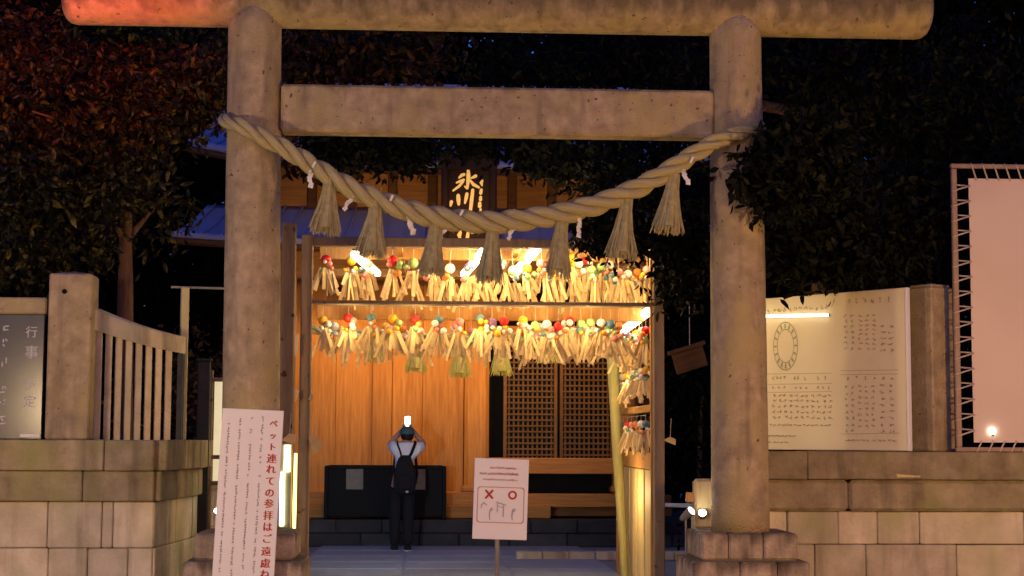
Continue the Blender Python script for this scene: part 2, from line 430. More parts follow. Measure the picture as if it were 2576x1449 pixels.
rope(shm, rpath, lambda t:  .052 + .043 * math.sin(math.pi * min(max((t - .04) / .92, 0), 1)) ** .8, .62, 'straw', n=10, hairs=260)

def tassel_mesh(name, m, H, wtop, wbot, n=130, seed=0, depth=.6):
    rs = random.Random(seed); mb = MB()
    mb.tube([(0, 0, .02), (0, 0, -.06 * H), (0, 0, -.3 * H), (0, 0, -.9 * H)], [wtop * .42, wtop * .44, wtop * .5, wbot * .36], 10, flat=depth)
    for k in range(n):
        a = rs.uniform(0, 6.283); q = math.sqrt(rs.uniform(.25, 1))
        x0, y0 = math.cos(a) * wtop * .5 * q, math.sin(a) * wtop * .5 * q * depth
        fl = wbot * .5 * q * rs.uniform(.85, 1.1)
        x2, y2 = math.cos(a) * fl + rs.uniform(-.02, .02), math.sin(a) * fl * depth
        h = H * rs.uniform(.9, 1.05); ww = rs.uniform(.004, .008)
        x1, y1 = x0 * .45 + x2 * .42, y0 * .45 + y2 * .42
        mb.tube([(x0, y0, .01), (x0 * 1.02, y0 * 1.02, -h * .22), (x1 + rs.uniform(-.008, .008), y1, -h * .58), (x2, y2, -h)], [ww * .7, ww, ww, ww * .5], 3)
    return mb.mesh(name, m)
for k, (tx, ty, bx, by, wb) in enumerate([(830, 452, 815, 588, 76), (946, 508, 932, 646, 70), (1098, 552, 1084, 691, 66), (1241, 566, 1229, 709, 70),
                                         (1415, 545, 1403, 693, 66), (1577, 496, 1562, 649, 76), (1695, 440, 1679, 585, 73)]):
    a = P(tx, ty, -.34); b = P(bx, by, -.34); H = (a - b).length
    t = put('tassel', tassel_mesh('tassel', 'straw_tassel', H, .105, wb / 285, n=190, seed=k))
    t.location = a; ang = math.atan2(b.x - a.x, a.z - b.z); t.rotation_euler = (0, -ang, random.uniform(-.4, .4)); adopt(t, shm)
def zigzag(parent, px, py, Y, sc, rot, seed):
    rs = random.Random(seed); mb = MB(); w_, h_ = .042 * sc, .055 * sc; x, z = 0, 0; y = 0
    for k in range(4):
        dx = (w_ * .75) * (1 if k % 2 == 0 else -.55); tw = rs.uniform(-.02, .02)
        q = [(x, y, z), (x + w_, y + tw, z - .006), (x + w_ + dx * .4, y - tw, z - h_), (x + dx * .4, y, z - h_ + .006)]
        mb.add([Vector(v) + Vector((0, d, 0)) for d in (0, .0015) for v in q], [(0, 1, 2, 3), (7, 6, 5, 4), (0, 4, 5, 1), (1, 5, 6, 2), (2, 6, 7, 3), (3, 7, 4, 0)])
        x += dx * .75; z -= h_ * .82; y += -.004 if k % 2 else .006
    o = mb.obj('paper_streamer', 'paper'); o.location = P(px, py, Y); o.rotation_euler = (rs.uniform(-.3, .3), rot, rs.uniform(-.5, .5)); adopt(o, parent)
for k, (px, py, sc, rt) in enumerate([(772, 418, .95, .1), (884, 486, .8, .7), (1016, 533, 1.1, -.2), (1120, 562, .75, .7), (1288, 562, .75, .5), (1452, 543, .95, .1), (1705, 418, .95, -.2)]):
    zigzag(shm, px, py, -.36, sc, rt, k)
for px, py in ((790, 414), (985, 498), (1161, 535), (1740, 402)):      # folded paper ends tucked over the rope
    o = MB().box((0, 0, 0), (.02, .012, .055), None, .003).obj('paper_fold', 'paper'); o.location = P(px, py, -.425); o.rotation_euler = (0.2, .45, 0); adopt(o, shm)

# ================================================================ STONE WALLS
def course(parent, plan, z0, z1, proud, lengths, thick=.45, seed=0, m='wall_stone', gap=.007, ch=.009, joints=None):
    rs = random.Random(seed)
    for i in range(len(plan) - 1):
        a = Vector((*plan[i], 0)); b = Vector((*plan[i + 1], 0)); d = b - a; l = d.length; x = d.normalized(); nrm = Vector((x.y, -x.x, 0))
        rm = Matrix((x, -nrm, Vector((0, 0, 1)))).transposed()
        if joints and i == 0: e = [0] + [j for j in joints if .05 < j < l - .05] + [l]
        else:
            e = [0]
            while e[-1] < l - lengths[1] * .7: e.append(e[-1] + rs.uniform(*lengths))
            e.append(l)
        for k in range(len(e) - 1):
            s0, s1 = e[k], e[k + 1]; pr = proud + rs.uniform(-.006, .010)
            c = a + x * ((s0 + s1) / 2) + nrm * (pr - thick / 2)
            tilt = Matrix.Rotation(rs.uniform(-.004, .004), 3, 'Y')
            MB().box((c.x, c.y, (z0 + z1) / 2), (s1 - s0 - gap * rs.uniform(.5, 1.2), thick, z1 - z0 - gap * rs.uniform(.5, 1.1)), rm @ tilt, ch).obj('stone', m, parent)
def inset(plan, d):
    out = []
    for i, p in enumerate(plan):
        n = Vector((0, 0))
        for j in (i - 1, i):
            if 0 <= j < len(plan) - 1:
                t = (Vector(plan[j + 1]) - Vector(plan[j])).normalized(); n += Vector((-t.y, t.x))
        n.normalize(); out.append((p[0] + n.x * d, p[1] + n.y * d))
    return out
WYL, WYR = .20, .66
xl = lambda px: X(px, WYL)
plL = [(xl(-260), WYL), (xl(392), WYL), (X(488, 1.7), 1.7), (X(488, 1.7) - .1, 5.5)]
wl = thing('stone_wall', (xl(100), WYL + .3, 0), 'mossy block wall bending back beside the torii, carrying the slatted stone fence', 'wall')
core = inset(plL, .12); MB().prism([(p[0], p[1]) for p in core] + [(xl(-260), 5.5)], 0, 1.42).obj('wall_core', 'mortar', wl)
zl = [1.5 - (y - 1105) / 4136 * 14.2 for y in (1110, 1187, 1262, 1376)] + [.19, 0]
jl = lambda *pxs: [xl(p) - xl(-260) for p in pxs]
course(wl, plL, zl[1], zl[0], .10, (.5, .9), seed=1, m='ledge_stone', joints=jl(-120, 268))
course(wl, plL, zl[2], zl[1], .05, (.5, .8), seed=2, m='ledge_stone', joints=jl(-60, 214))
course(wl, plL, zl[3], zl[2], .0, (.35, .6), seed=3, joints=jl(-160, -20, 126, 262, 290, 384))
course(wl, plL, zl[4], zl[3], .01, (.35, .6), seed=4, joints=jl(-110, 131, 229, 330))
course(wl, plL, zl[5], zl[4], .07, (.5, .8), seed=5)
xr = lambda px: X(px, WYR)
wr = thing('stone_wall', (xr(2200), WYR + .3, 0), 'broad straight block wall under the notice board and the laced banner', 'wall')
plR = [(xr(1757), WYR), (xr(2860), WYR)]
MB().box(((xr(1905) + xr(2860)) / 2, WYR + .95, .68), (xr(2860) - xr(1905), 1.7, 1.36)).obj('wall_core', 'mortar', wr)
zr = [1.5 - (y - 1105) / 4136 * 14.6 for y in (1131, 1203, 1283, 1366)] + [.26, 0]
jr = lambda *pxs: [xr(p) - xr(1757) for p in pxs]
course(wr, [(xr(1838), WYR), (xr(2860), WYR)], zr[1], zr[0], .09, (.6, 1.1), seed=6, m='ledge_stone', joints=[xr(p) - xr(1838) for p in (2025, 2620)])
course(wr, plR, zr[2], zr[1], .05, (.6, 1.1), seed=7, m='ledge_stone', ch=.03, joints=jr(2130, 2700))
course(wr, plR, zr[3], zr[2], .0, (.5, .9), seed=8, joints=jr(1840, 1978, 2106, 2204, 2310, 2571))
course(wr, plR, zr[4], zr[3], .01, (.5, .9), seed=9, joints=jr(1900, 2046, 2173, 2400, 2680))
course(wr, plR, zr[5], zr[4], .06, (.5, .9), seed=10)
# short branch lying in the joint of the ledge
a, b = P(2255, 1197, WYR - .08), P(2315, 1199, WYR - .08)
tag(MB().tube([a, a.lerp(b, .3), b], [.022, .014, .010], 7).obj('stick', 'wood_pale', None, True), 'short pale stick lying on the ledge of the straight block wall', 'stick')

# ================================================================ STONE FENCE, LEFT
TOPL = zl[0]
fp = thing('stone_post', (X(165, .5), .5, TOPL), 'square stone post with a small hole, between slate board and slatted fence', 'post')
pw = X(219, .36) - X(110, .36); ph = Z(688, .36, 165) - TOPL
cxp = (X(219, .36) + X(110, .36)) / 2
MB().box((cxp, .36 + pw / 2, TOPL + ph / 2), (pw, pw, ph), rotz(R(2)), .014).obj('shaft', 'granite', fp)
pc = MB(); h = pw / 2 - .012; zc = TOPL + ph
pc.add([(cxp - h, .36 + .012, zc), (cxp + h, .36 + .012, zc), (cxp + h, .36 + pw - .012, zc), (cxp - h, .36 + pw - .012, zc), (cxp, .36 + h, zc + .035)], [(0, 1, 4), (1, 2, 4), (2, 3, 4), (3, 0, 4), (3, 2, 1, 0)])
pc.obj('cap', 'granite', fp)
MB().tube([P(162, 733, .352), P(162, 733, .352) + Vector((0, .02, 0))], .022, 12).obj('hole', 'shade_black', fp)
fe = thing('stone_fence', (X(330, .9), .9, TOPL), 'slatted stone fence with sagging mossy top rail right of the square post', 'fence')
Fy0, Fy1 = .5, 1.35
def fence_pt(t, py): # along the fence, receding
    px = 222 + 220 * t; Y = Fy0 + (Fy1 - Fy0) * t; return P(px, py, Y)
mb = MB(); N = 14; vs = []
for i in range(N + 1):
    t = i / N; top = 772 + 72 * t + 10 * math.sin(math.pi * t) * .6; bot = 824 + 62 * t + 8 * math.sin(math.pi * t) * .6
    p = fence_pt(t, top); q = fence_pt(t, bot)
    vs += [p, p + Vector((.06, .22, .0)), q + Vector((.06, .22, 0)), q]
fs = [(3, 2, 1, 0), (4 * N, 4 * N + 1, 4 * N + 2, 4 * N + 3)]
for i in range(N):
    for k in range(4): fs.append((4 * i + k, 4 * i + (k + 1) % 4, 4 * i + 4 + (k + 1) % 4, 4 * i + 4 + k))
mb.add(vs, fs); mb.obj('top_rail', 'wall_stone', fe)
for k in range(8):
    t = (243 + k * 25.2 - 222) / 220; top = 826 + 62 * t
    p = fence_pt(t, top); q = fence_pt(t, 1109)
    MB().box((p.x, p.y + .12, (p.z + TOPL) / 2 - .001), (.060, .085, p.z - TOPL + .02), rotz(R(12)), .006).obj('slat', 'slat_stone', fe)
MB().box((X(447, 1.4), 1.5, TOPL + .4), (.05, .12, .80)).obj('end_slat', 'metal_dark', fe)
# left rail over the slate board
ra = thing('stone_fence', (X(40, .5), .5, TOPL), 'stone top rail running above the dark slate board', 'fence')
MB().box(((X(-200, .45) + X(108, .45)) / 2, .55, (Z(748, .45, 50) + Z(790, .45, 50)) / 2), (X(108, .45) - X(-200, .45) - .004, .22, Z(748, .45, 50) - Z(790, .45, 50)), None, .014).obj('top_rail', 'granite', ra)
for px in (-190, -60, 30): MB().box((X(px, .55), .58, TOPL + .5), (.09, .1, Z(790, .45, 50) - TOPL + .02 ), None, .008).obj('slat', 'granite', ra).location.z = ((Z(790, .45, 50) + TOPL) / 2 - TOPL - .5)
sb = thing('slate_board', (X(20, .40), .40, TOPL), 'dark glossy notice board with white brush writing under the stone rail', 'notice board')
b0, b1 = P(-90, 1106, .40), P(103, 1104, .40); bt = P(103, 792, .40).z
bw = b1.x - b0.x; bh = bt - TOPL
pan = Panel((b0.x, .40, TOPL + .002), (1, 0, 0), (0, 0, 1))
MB().box((b0.x + bw / 2, .415, TOPL + bh / 2 + .002), (bw, .03, bh), None, .004).obj('panel', 'slate_board', sb)
ink = MB(); sc_ = 14.4 / 4136
def sbp(px, py): return ((px - 103) * sc_ + bw, (1106 - py) * sc_)
for ch, px, py, sz in (('行', 72, 842, .105), ('事', 73, 892, .12), ('予', 72, 972, .10), ('定', 72, 1014, .115)):
    s, t = sbp(px, py); mb = MB(); pan.glyph(mb, ch, s, t, sz, .003); pan.glyph(mb, ch, s + .003, t, sz, .0036); mb.obj('character', 'ink_white', sb)
rs = random.Random(5)
for py in (832, 868, 915, 985, 1020, 1060):
    for q in range(3):
        s, t = sbp(rs.uniform(3, 13), py + rs.uniform(-9, 9)); a_ = rs.choice((0.1, 1.5, 1.0, 2.2)); l = rs.uniform(.010, .024)
        pan.stroke(ink, [(s - math.cos(a_) * l, t - math.sin(a_) * l), (s, t), (s + math.cos(a_) * l, t + math.sin(a_) * l)], [.010, .014, .006], .003, .001)
stuff(ink.obj('lettering', 'ink_white', sb))
pp = MB(); s0, t0 = sbp(52, 1101); s1, t1 = sbp(100, 1094); pan.rect(pp, s0, t0, s1, t1, .003); pp.obj('reflection_strip', 'paper', sb)  # pale strip painted in for a reflection in the glossy board
# metal post and thin bar
mp_ = thing('metal_post', (X(455, 1.7), 1.7, TOPL), 'slim square post at the end of the slatted fence with a thin cross bar', 'post')
za, zb = TOPL, Z(722, 1.7, 455)
MB().box((X(455, 1.7), 1.75, (za + zb) / 2), (.072, .072, zb - za), rotz(.3), .006).obj('shaft', 'metal_lit', mp_)
a, b = P(430, 722, 1.75), P(640, 728, 1.9); bar(MB(), a, b, .02, .02).obj('cross_bar', 'metal_grey', mp_)

# ================================================================ POST, LIT PANEL AND LAMPS BY THE LEFT PILLAR
dp = thing('dark_post', (X(510, 2.1), 2.1, 0), 'dark square post standing between block wall and left stone pillar', 'post')
zz = Z(908, 2.1, 510); MB().box((X(510, 2.1), 2.1, zz / 2), (.125, .125, zz), rotz(.1), .01).obj('shaft', 'metal_dark', dp)
MB().box((X(510, 2.1), 2.1, zz + .01), (.15, .15, .02), rotz(.1), .004).obj('cap', 'metal_dark', dp)
lp = thing('glow_panel', (X(560, 2.3), 2.3, 0), 'upright pale lit paper panel in a timber frame behind the left pillar', 'lantern')  # board lit by a spot, its glow put in as emission
xa, xb = X(529, 2.3), X(590, 2.3); za, zb = Z(1215, 2.3, 545), Z(955, 2.3, 545)
MB().box(((xa + xb) / 2 + .015, 2.32, (za + zb) / 2), (xb - xa - .03, .03, zb - za)).obj('paper_sheet', 'glow_paper', lp)  # weak emission in place of the spotlight shining on the board
for xx in (xa, xb): MB().box((xx, 2.3, (zb + .09) / 2), (.035, .06, zb + .09), None, .005).obj('frame_post', 'wood_post', lp)
for zz in (za, zb, (za * .75 + zb * .25)): MB().box(((xa + xb) / 2, 2.29, zz), (xb - xa - .038, .05, .04), None, .004).obj('frame_rail', 'wood_post', lp)
def spot_lamp(name, p, d, label, m='lamp_spot', r=.035, energy=3, colr=(1, .85, .55), ground=0.0, angle=100):
    d = Vector(d).normalized(); root = thing(name, (p.x, p.y, ground), label, 'spotlight')
    MB().tube([p - d * .13, p - d * .10, p - d * .02, p], [r * .5, r * .8, r * 1.15, r * 1.2], 14).obj('housing', 'metal_grey', root, True)
    MB().tube([p + d * .001, p + d * .008], [r, r * .85], 14).obj('lens', m, root)
    MB().tube([p - d * .07, Vector(((p - d * .07).x, (p - d * .07).y, ground))], .009, 8).obj('stem', 'metal_grey', root)
    if energy:
        l = bpy.data.lights.new(name, 'SPOT'); l.energy = energy; l.color = colr; l.spot_size = R(angle); l.spot_blend = .6; l.shadow_soft_size = .03
        o = bpy.data.objects.new('beam', l); col.objects.link(o); o.location = p + d * .03
        o.rotation_euler = d.to_track_quat('-Z', 'Y').to_euler(); adopt(o, root)
    return root
spot_lamp('spotlight', P(546, 1285, 1.9), (.1, -.9, .35), 'small round spotlight under the lit panel behind the left pillar', energy=0, r=.028)
# vertical light box beside the left pillar and the grey post that carries it
gp = thing('stone_lantern_post', (X(719, .9), .9, 0), 'weathered square post close behind the left pillar on a stone foot', 'post')
zz = Z(560, .9, 719); MB().box((X(719, .95), .95, zz / 2 + .1), (.125, .125, zz - .2), None, .008).obj('shaft', 'wood_post', gp)
MB().box((X(732, .9), .97, .22), (.26, .28, .44), None, .03).obj('foot', 'plinth_stone', gp)
bl = thing('light_box_and_fill', (X(720, .7), .7, Z(1327, .7, 715)), 'upright glowing white light box fixed to the weathered post', 'lamp')
x0, x1 = X(704, .75), X(734, .75)
MB().box(((x0 + x1) / 2, .82, (Z(1330, .7) + Z(1118, .7)) / 2), (x1 - x0, .09, Z(1118, .7) - Z(1330, .7)), None, .006).obj('case', 'metal_lit', bl)
MB().box((X(711, .75), .765, (Z(1325, .7) + Z(1190, .7)) / 2), (.045, .015, Z(1190, .7) - Z(1325, .7)), None, .004).obj('tube_light', 'lamp_white', bl)
MB().box((X(723, .75), .767, (Z(1189, .7) + Z(1122, .7)) / 2), (.055, .012, Z(1122, .7) - Z(1189, .7)), None, .004).obj('lit_plate', 'lamp_white', bl)
l = bpy.data.lights.new('light_box_and_fill', 'SPOT'); l.energy = 130; l.color = (.72, .86, 1); l.spot_size = R(48); l.spot_blend = .9; l.shadow_soft_size = .06  # cool spot added beyond the box to brighten the visitor and path
o = bpy.data.objects.new('beam', l); col.objects.link(o); src = Vector((X(782, 1.62), 1.62, Z(1150, 1.62))); o.location = src; o.rotation_euler = (P(1010, 1230, 8.2) - src).to_track_quat('-Z', 'Y').to_euler(); adopt(o, bl)
yb = tag(MB().tube([P(744, 1140, .8), P(741, 1270, .8), P(739, 1388, .8)], [.014, .017, .012], 8).obj('bamboo_strip', 'bamboo_glow', None, True), 'thin glowing yellow rod beside the white light box', 'lamp')  # bamboo strip, its lamplight put in as emission

# ================================================================ SIGN BOARDS
def tilted(pxc, py_top, Y, wpx, h, ang):
    sc = (Y + 14) / 4136
    c = P(pxc, py_top, Y); wd = wpx * sc
    u = Vector((math.cos(ang), 0, -math.sin(ang))); v = Vector((math.sin(ang), 0, math.cos(ang)))
    return Panel(c - u * wd / 2 - v * h, u, v), wd
pet, wd = tilted(637, 1030, -.62, 152, 1.66, R(2.4))
HT = 1.66
tb = thing('tall_sign', (pet.at(wd / 2, 0).x, -.62, 0), 'tall leaning white sign with red vertical writing in front of the left pillar', 'sign')
rm = Matrix((pet.u, pet.v, pet.n)).transposed()
MB().box(pet.at(wd / 2, HT / 2, -.012), (wd, HT, .024), rm, .004).obj('board', 'board_white', tb)
bar(MB(), pet.at(.06, .01, -.03), pet.at(.06, .01, -.03) * 1 + Vector((0, 0, -pet.at(.06, .01).z)), .03, .03).obj('leg', 'wood_post', tb)
bar(MB(), pet.at(wd - .06, .01, -.03), pet.at(wd - .06, .01, -.03) + Vector((0, 0, -pet.at(wd - .06, .01).z)), .03, .03).obj('leg', 'wood_post', tb)
red = MB(); pxm = 13.4 / 4136
ys = (1063, 1093, 1121, 1150, 1176, 1205, 1234, 1261, 1290, 1318, 1347, 1378, 1407, 1434, 1463, 1492, 1521, 1550)
for ch, py in zip('ペット連れての参拝はご遠慮ねがいます', ys):
    sz = .068 if ch in 'ペト' else .080
    if ch == 'ッ': sz = .06
    red = MB()
    for q in range(3): pet.glyph(red, ch, wd - .078 + .0028 * q, HT - (py - 1030) * pxm, sz, .0015 + .0006 * q)
    red.obj('character', 'ink_red', tb)
rs = random.Random(3); sm = MB(); sm2 = MB()
for ci, (off, y0, y1) in enumerate(((101, .04, .0), (74, .05, .0), (46, .06, .0), (18, .10, .9))):
    t = HT - y0 - .02
    while t > .06:
        if rs.random() < .86:
            tgt = sm if rs.random() < .55 else sm2
            s = off * pxm + rs.uniform(-.001, .001); wch = .017
            for q in range(3): # tiny brush marks, too small to read
                a_ = rs.choice((0, 1.57, .7)); l = rs.uniform(.004, .009); cx_, cy_ = s + rs.uniform(-.005, .005), t + rs.uniform(-.005, .005)
                pet.stroke(tgt, [(cx_ - math.cos(a_) * l, cy_ - math.sin(a_) * l), (cx_ + math.cos(a_) * l, cy_ + math.sin(a_) * l)], [.0055, .0045], .0015, .0008)
        t -= .021 if rs.random() < .9 else .05
stuff(sm.obj('small_lettering', 'ink_grey', tb)); stuff(sm2.obj('small_lettering', 'ink_light', tb))

HP = .650; pho, wd = tilted(1263, 1154, -.60, 136, HP, R(1.6))
ph_ = thing('pole_sign', (X(1253, -.58), -.58, 0), 'white sign with red cross, ring and border on a thin metal pole', 'sign')
rm = Matrix((pho.u, pho.v, pho.n)).transposed()
MB().box(pho.at(wd / 2, HP / 2, -.008), (wd, HP, .016), rm, .004).obj('board', 'board_white', ph_)
pz = pho.at(wd * .46, .03, -.03); MB().tube([pz + Vector((0, 0, .4)), pz, Vector((pz.x + .0, pz.y, .0))], .019, 12).obj('pole', 'metal_grey', ph_, True)
MB().tube([(pz.x, pz.y, 0.006), (pz.x, pz.y, .04)], [.16, .13], 20).obj('base', 'metal_grey', ph_, True)
k2 = 13.4 / 4136; zk = 300 / 830 / 1.59 # zoomed-view pixels to picture pixels
def S7(zx, zy): return ((zx - 125) * wd / 605.0 , HP - (zy - 150) * HP / 872.0)
mk = MB(); bd = .008
s0, t0 = S7(165, 845); s1, t1 = S7(690, 455); rr = .022
poly = []
for cx_, cy_, a0 in ((s1 - rr, t1 - rr, 0), (s0 + rr, t1 - rr, 90), (s0 + rr, t0 + rr, 180), (s1 - rr, t0 + rr, 270)):
    for q in range(5): poly.append((cx_ + rr * math.cos(R(a0 + q * 22.5)), cy_ + rr * math.sin(R(a0 + q * 22.5))))
def ring(mb, poly, wdth, h, pan):
    m = len(poly); c = (sum(p[0] for p in poly) / m, sum(p[1] for p in poly) / m); inn = []
    for p in poly:
        v = Vector((p[0] - c[0], p[1] - c[1])); inn.append((p[0] - math.copysign(min(abs(v.x), wdth), v.x) , p[1] - math.copysign(min(abs(v.y), wdth), v.y)))
    vs = [pan.at(*p, h) for p in poly] + [pan.at(*p, h) for p in inn]
    mb.add(vs, [(k, (k + 1) % m, m + (k + 1) % m, m + k) for k in range(m)])
ring(mk, poly, .007, .002, pho); mk.obj('border', 'ink_pink', ph_)
mk = MB()
a, b = S7(258, 495), S7(335, 580); pho.stroke(mk, [a, b], [.016, .016], .002, .0012)
a, b = S7(335, 495), S7(258, 580); pho.stroke(mk, [a, b], [.016, .016], .0035, .0012); mk.obj('cross_mark', 'ink_red', ph_)
mk = MB(); c = S7(557, 540); m = 28
vs = [pho.at(c[0] + .036 * math.cos(2 * math.pi * k / m), c[1] + .036 * math.sin(2 * math.pi * k / m), .002) for k in range(m)] + [pho.at(c[0] + .021 * math.cos(2 * math.pi * k / m), c[1] + .021 * math.sin(2 * math.pi * k / m), .002) for k in range(m)]
mk.add(vs, [(k, (k + 1) % m, m + (k + 1) % m, m + k) for k in range(m)]); mk.obj('ring_mark', 'ink_red', ph_)
mk = MB()
for ox in (0, 250):   # two small bowing figures
    pho.stroke(mk, [S7(312 + ox, 810), S7(306 + ox, 760), S7(312 + ox, 715), S7(328 + ox, 685)], [.008, .009, .011, .010], .002, .001)
    pho.stroke(mk, [S7(318 + ox, 715), S7(336 + ox, 712), S7(346 + ox, 690)], [.006, .005, .005], .0033, .001)
stuff(mk.obj('figure_mark', 'ink_grey', ph_))
mk = MB()
pho.stroke(mk, [S7(380, 620), S7(485, 650)], [.010, .010], .002, .001); pho.stroke(mk, [S7(393, 625), S7(393, 725)], [.009, .009], .0033, .001); pho.stroke(mk, [S7(460, 645), S7(460, 775)], [.009, .009], .0033, .001)
pho.stroke(mk, [S7(390, 660), S7(465, 680)], [.006, .006], .0045, .001)
pho.stroke(mk, [S7(212, 660), S7(240, 630), S7(275, 655)], [.010, .014, .008], .002, .001); pho.stroke(mk, [S7(212, 690), S7(216, 660)], [.007, .007], .0033, .001)
stuff(mk.obj('picture_mark', 'ink_light', ph_))
mk = MB(); rs = random.Random(9)
for zy, x0, x1, hh in ((250, 300, 570, .024), (315, 180, 610, .028), (378, 225, 600, .018)):
    x = x0
    while x < x1:
        wz = rs.uniform(12, 26); s, t = S7(x + wz / 2, zy)
        for q in range(3):
            a_ = rs.choice((0, 1.57, .8, 2.3)); l = hh * .42 * rs.uniform(.5, 1)
            cx_, cy_ = s + rs.uniform(-.004, .004), t + rs.uniform(-.005, .005)
            pho.stroke(mk, [(cx_ - math.cos(a_) * l, cy_ - math.sin(a_) * l), (cx_ + math.cos(a_) * l, cy_ + math.sin(a_) * l)], [.004, .003], .002, .0008)
        x += wz + 4
stuff(mk.obj('small_lettering', 'ink_pale_red', ph_))

# ================================================================ NOTICE BOARD (RIGHT), STONE POST, LACED BANNER
TOPR = zr[0]
A = P(1925, 1130, 2.05); B = P(2283, 1130, .74); A.z = B.z = TOPR
u = (B - A); u.z = 0; wb_ = u.length; un = u.normalized(); ext = .25
nb = Panel(A - un * ext + Vector((0, 0, .003)), un, (0, 0, 1)); hb = P(2283, 724, .74).z - TOPR; W_ = wb_ + ext
no = thing('notice_board', (nb.at(W_ / 2, 0).x, nb.at(W_ / 2, 0).y, TOPR), 'wide cream notice board with oval emblem and printed tables on the block wall', 'notice board')
rm = Matrix((nb.u, nb.v, nb.n)).transposed()
MB().box(nb.at(W_ / 2, hb / 2, -.02), (W_, hb, .04), rm, .006).obj('panel', 'board_cream', no)
MB().box(nb.at(W_ + .012, hb / 2, -.02), (.022, hb, .05), rm, .003).obj('edge_trim', 'board_white', no)
def N4(zx, zy):
    q = (zx - 125) / 1075.0; top = 195 - 100 * q
    dq = q / (1 + .10 * (1 - q)) ; # nearer side is spread wider
    return (ext + wb_ * (q * 1.10 / (1 + .10 * q)), hb * (1355 - zy) / (1355 - top))
def marks(rows, m, seed):
    mb = MB(); r_ = random.Random(seed)
    for zx, zy, wz, hz in rows:
        s, t = N4(zx, zy); s2, _ = N4(zx + wz, zy); l = hb * hz / 1200
        for q in range(4):
            cx_ = s + (s2 - s) * r_.uniform(.12, .88); cy_ = t + l * r_.uniform(-.38, .38); a_ = r_.choice((0, 0, 1.57, 1.57, .7, 2.4)); ll = r_.uniform(.12, .34)
            dx, dy = math.cos(a_) * (s2 - s) * ll, math.sin(a_) * l * ll
            nb.stroke(mb, [(cx_ - dx, cy_ - dy), (cx_ + dx, cy_ + dy)], [.006, .005], .002 + q * .0012, .0008)
    stuff(mb.obj('lettering', m, no))
marks([(150 + 40 * i, 293 - 3.4 * i, 26, 38) for i in range(12)], 'ink_brown', 1)
marks([(185 + 26 * i, 805, 18, 30) for i in (0, 1, 2, 3, 6, 7, 9, 13, 15)] + [(180 + 42 * i, 940 + 42 * j, 32, 24) for j in range(5) for i in range(0, 11, 1)] + [(150 + 32 * i, 1165, 28, 14) for i in range(15)] +
      [(150 + 30 * i, 1250, 28, 10) for i in range(7)] + [(150 + 30 * i, 1297, 28, 10) for i in range(5)], 'ink_brown', 2)
marks([(180 + 42 * i, 880, 18, 26) for i in (0, 1, 2, 4, 5, 6, 8, 9, 10)] + [(840 + 52 * i, 320 + 36 * j, 30, 22) for i in range(3) for j in range(8)] + [(830 + 50 * i, 860 + 44 * j, 28, 22) for i in range(3) for j in range(8)], 'ink_pink', 3)
marks([(730 + 50 * i, 320 + 42 * j, 26, 22) for i in range(2) for j in range(7)] + [(730 + 48 * i, 870 + 48 * j, 22, 22) for i in range(2) for j in range(8)] + [(730 + 40 * i, 1277, 32, 12) for i in range(10)], 'ink_green', 4)
marks([(760 + 60 * i, 210 - 4 * i, 22, 40) for i in range(6)] + [(745 + 68 * i, 800, 18, 30) for i in range(6)] + [(1000 + 66 * i, 400 + 46 * j, 50, 20) for i in range(2) for j in range(5)] + [(1000 + 70 * i, 855 + 50 * j, 34, 22) for i in range(2) for j in range(8)], 'ink_brown', 5)
mb = MB()
for zy in (770, 850, 912):
    nb.stroke(mb, [N4(140, zy + 6), N4(630, zy - 6)], [.004, .004], .002, .0008)
for zy in (740, 770, 1225): nb.stroke(mb, [N4(700, zy + 6), N4(1140, zy - 6)], [.004, .004], .002, .0008)
stuff(mb.obj('table_rule', 'ink_green', no))
mb = MB(); c0 = N4(285, 560); r0 = (N4(380, 560)[0] - N4(195, 560)[0]) / 2 * 1.0; r1 = hb * 190 / 1180
m = 36
for f0, f1, hh in ((1.0, .95, .002), (.70, .66, .002)):
    vs = [nb.at(c0[0] + r0 * f * math.cos(2 * math.pi * k / m), c0[1] + r1 * f * math.sin(2 * math.pi * k / m), hh) for f in (f0, f1) for k in range(m)]
    mb.add(vs, [(k, (k + 1) % m, m + (k + 1) % m, m + k) for k in range(m)])
for k in range(16):
    a_ = 2 * math.pi * k / 16; nb.stroke(mb, [(c0[0] + r0 * .74 * math.cos(a_), c0[1] + r1 * .74 * math.sin(a_)), (c0[0] + r0 * .9 * math.cos(a_), c0[1] + r1 * .9 * math.sin(a_))], [.016, .018], .0033, .0008)
stuff(mb.obj('emblem', 'ink_green', no))
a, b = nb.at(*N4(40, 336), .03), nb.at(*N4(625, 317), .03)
stl = thing('glare_streak', tuple(a), 'thin glowing strip light across the cream notice board above its emblem', 'lamp')  # added glow for a tube reflected in the board, not a fitting
bar(MB(), a, b, .012, .030, .003).obj('tube_light', 'glare_glow', stl)  # glowing bar added in place of a tube reflected in the board
bar(MB(), a - nb.n * .016, b - nb.n * .016, .014, .026).obj('bracket', 'metal_grey', stl)  # backing of the added glare bar

rp_ = thing('stone_post', (X(2345, .95), .95, TOPR), 'square stone post turned cornerwise between cream notice board and laced banner', 'post')
hpz = P(2345, 722, .9).z - TOPR; MB().box((X(2347, .98), 1.0, TOPR + hpz / 2), (.30, .30, hpz), rotz(R(32)), .015).obj('shaft', 'granite', rp_)
MB().box((X(2347, .98), 1.0, TOPR + hpz + .012), (.26, .26, .024), rotz(R(32)), .01).obj('cap', 'granite', rp_)

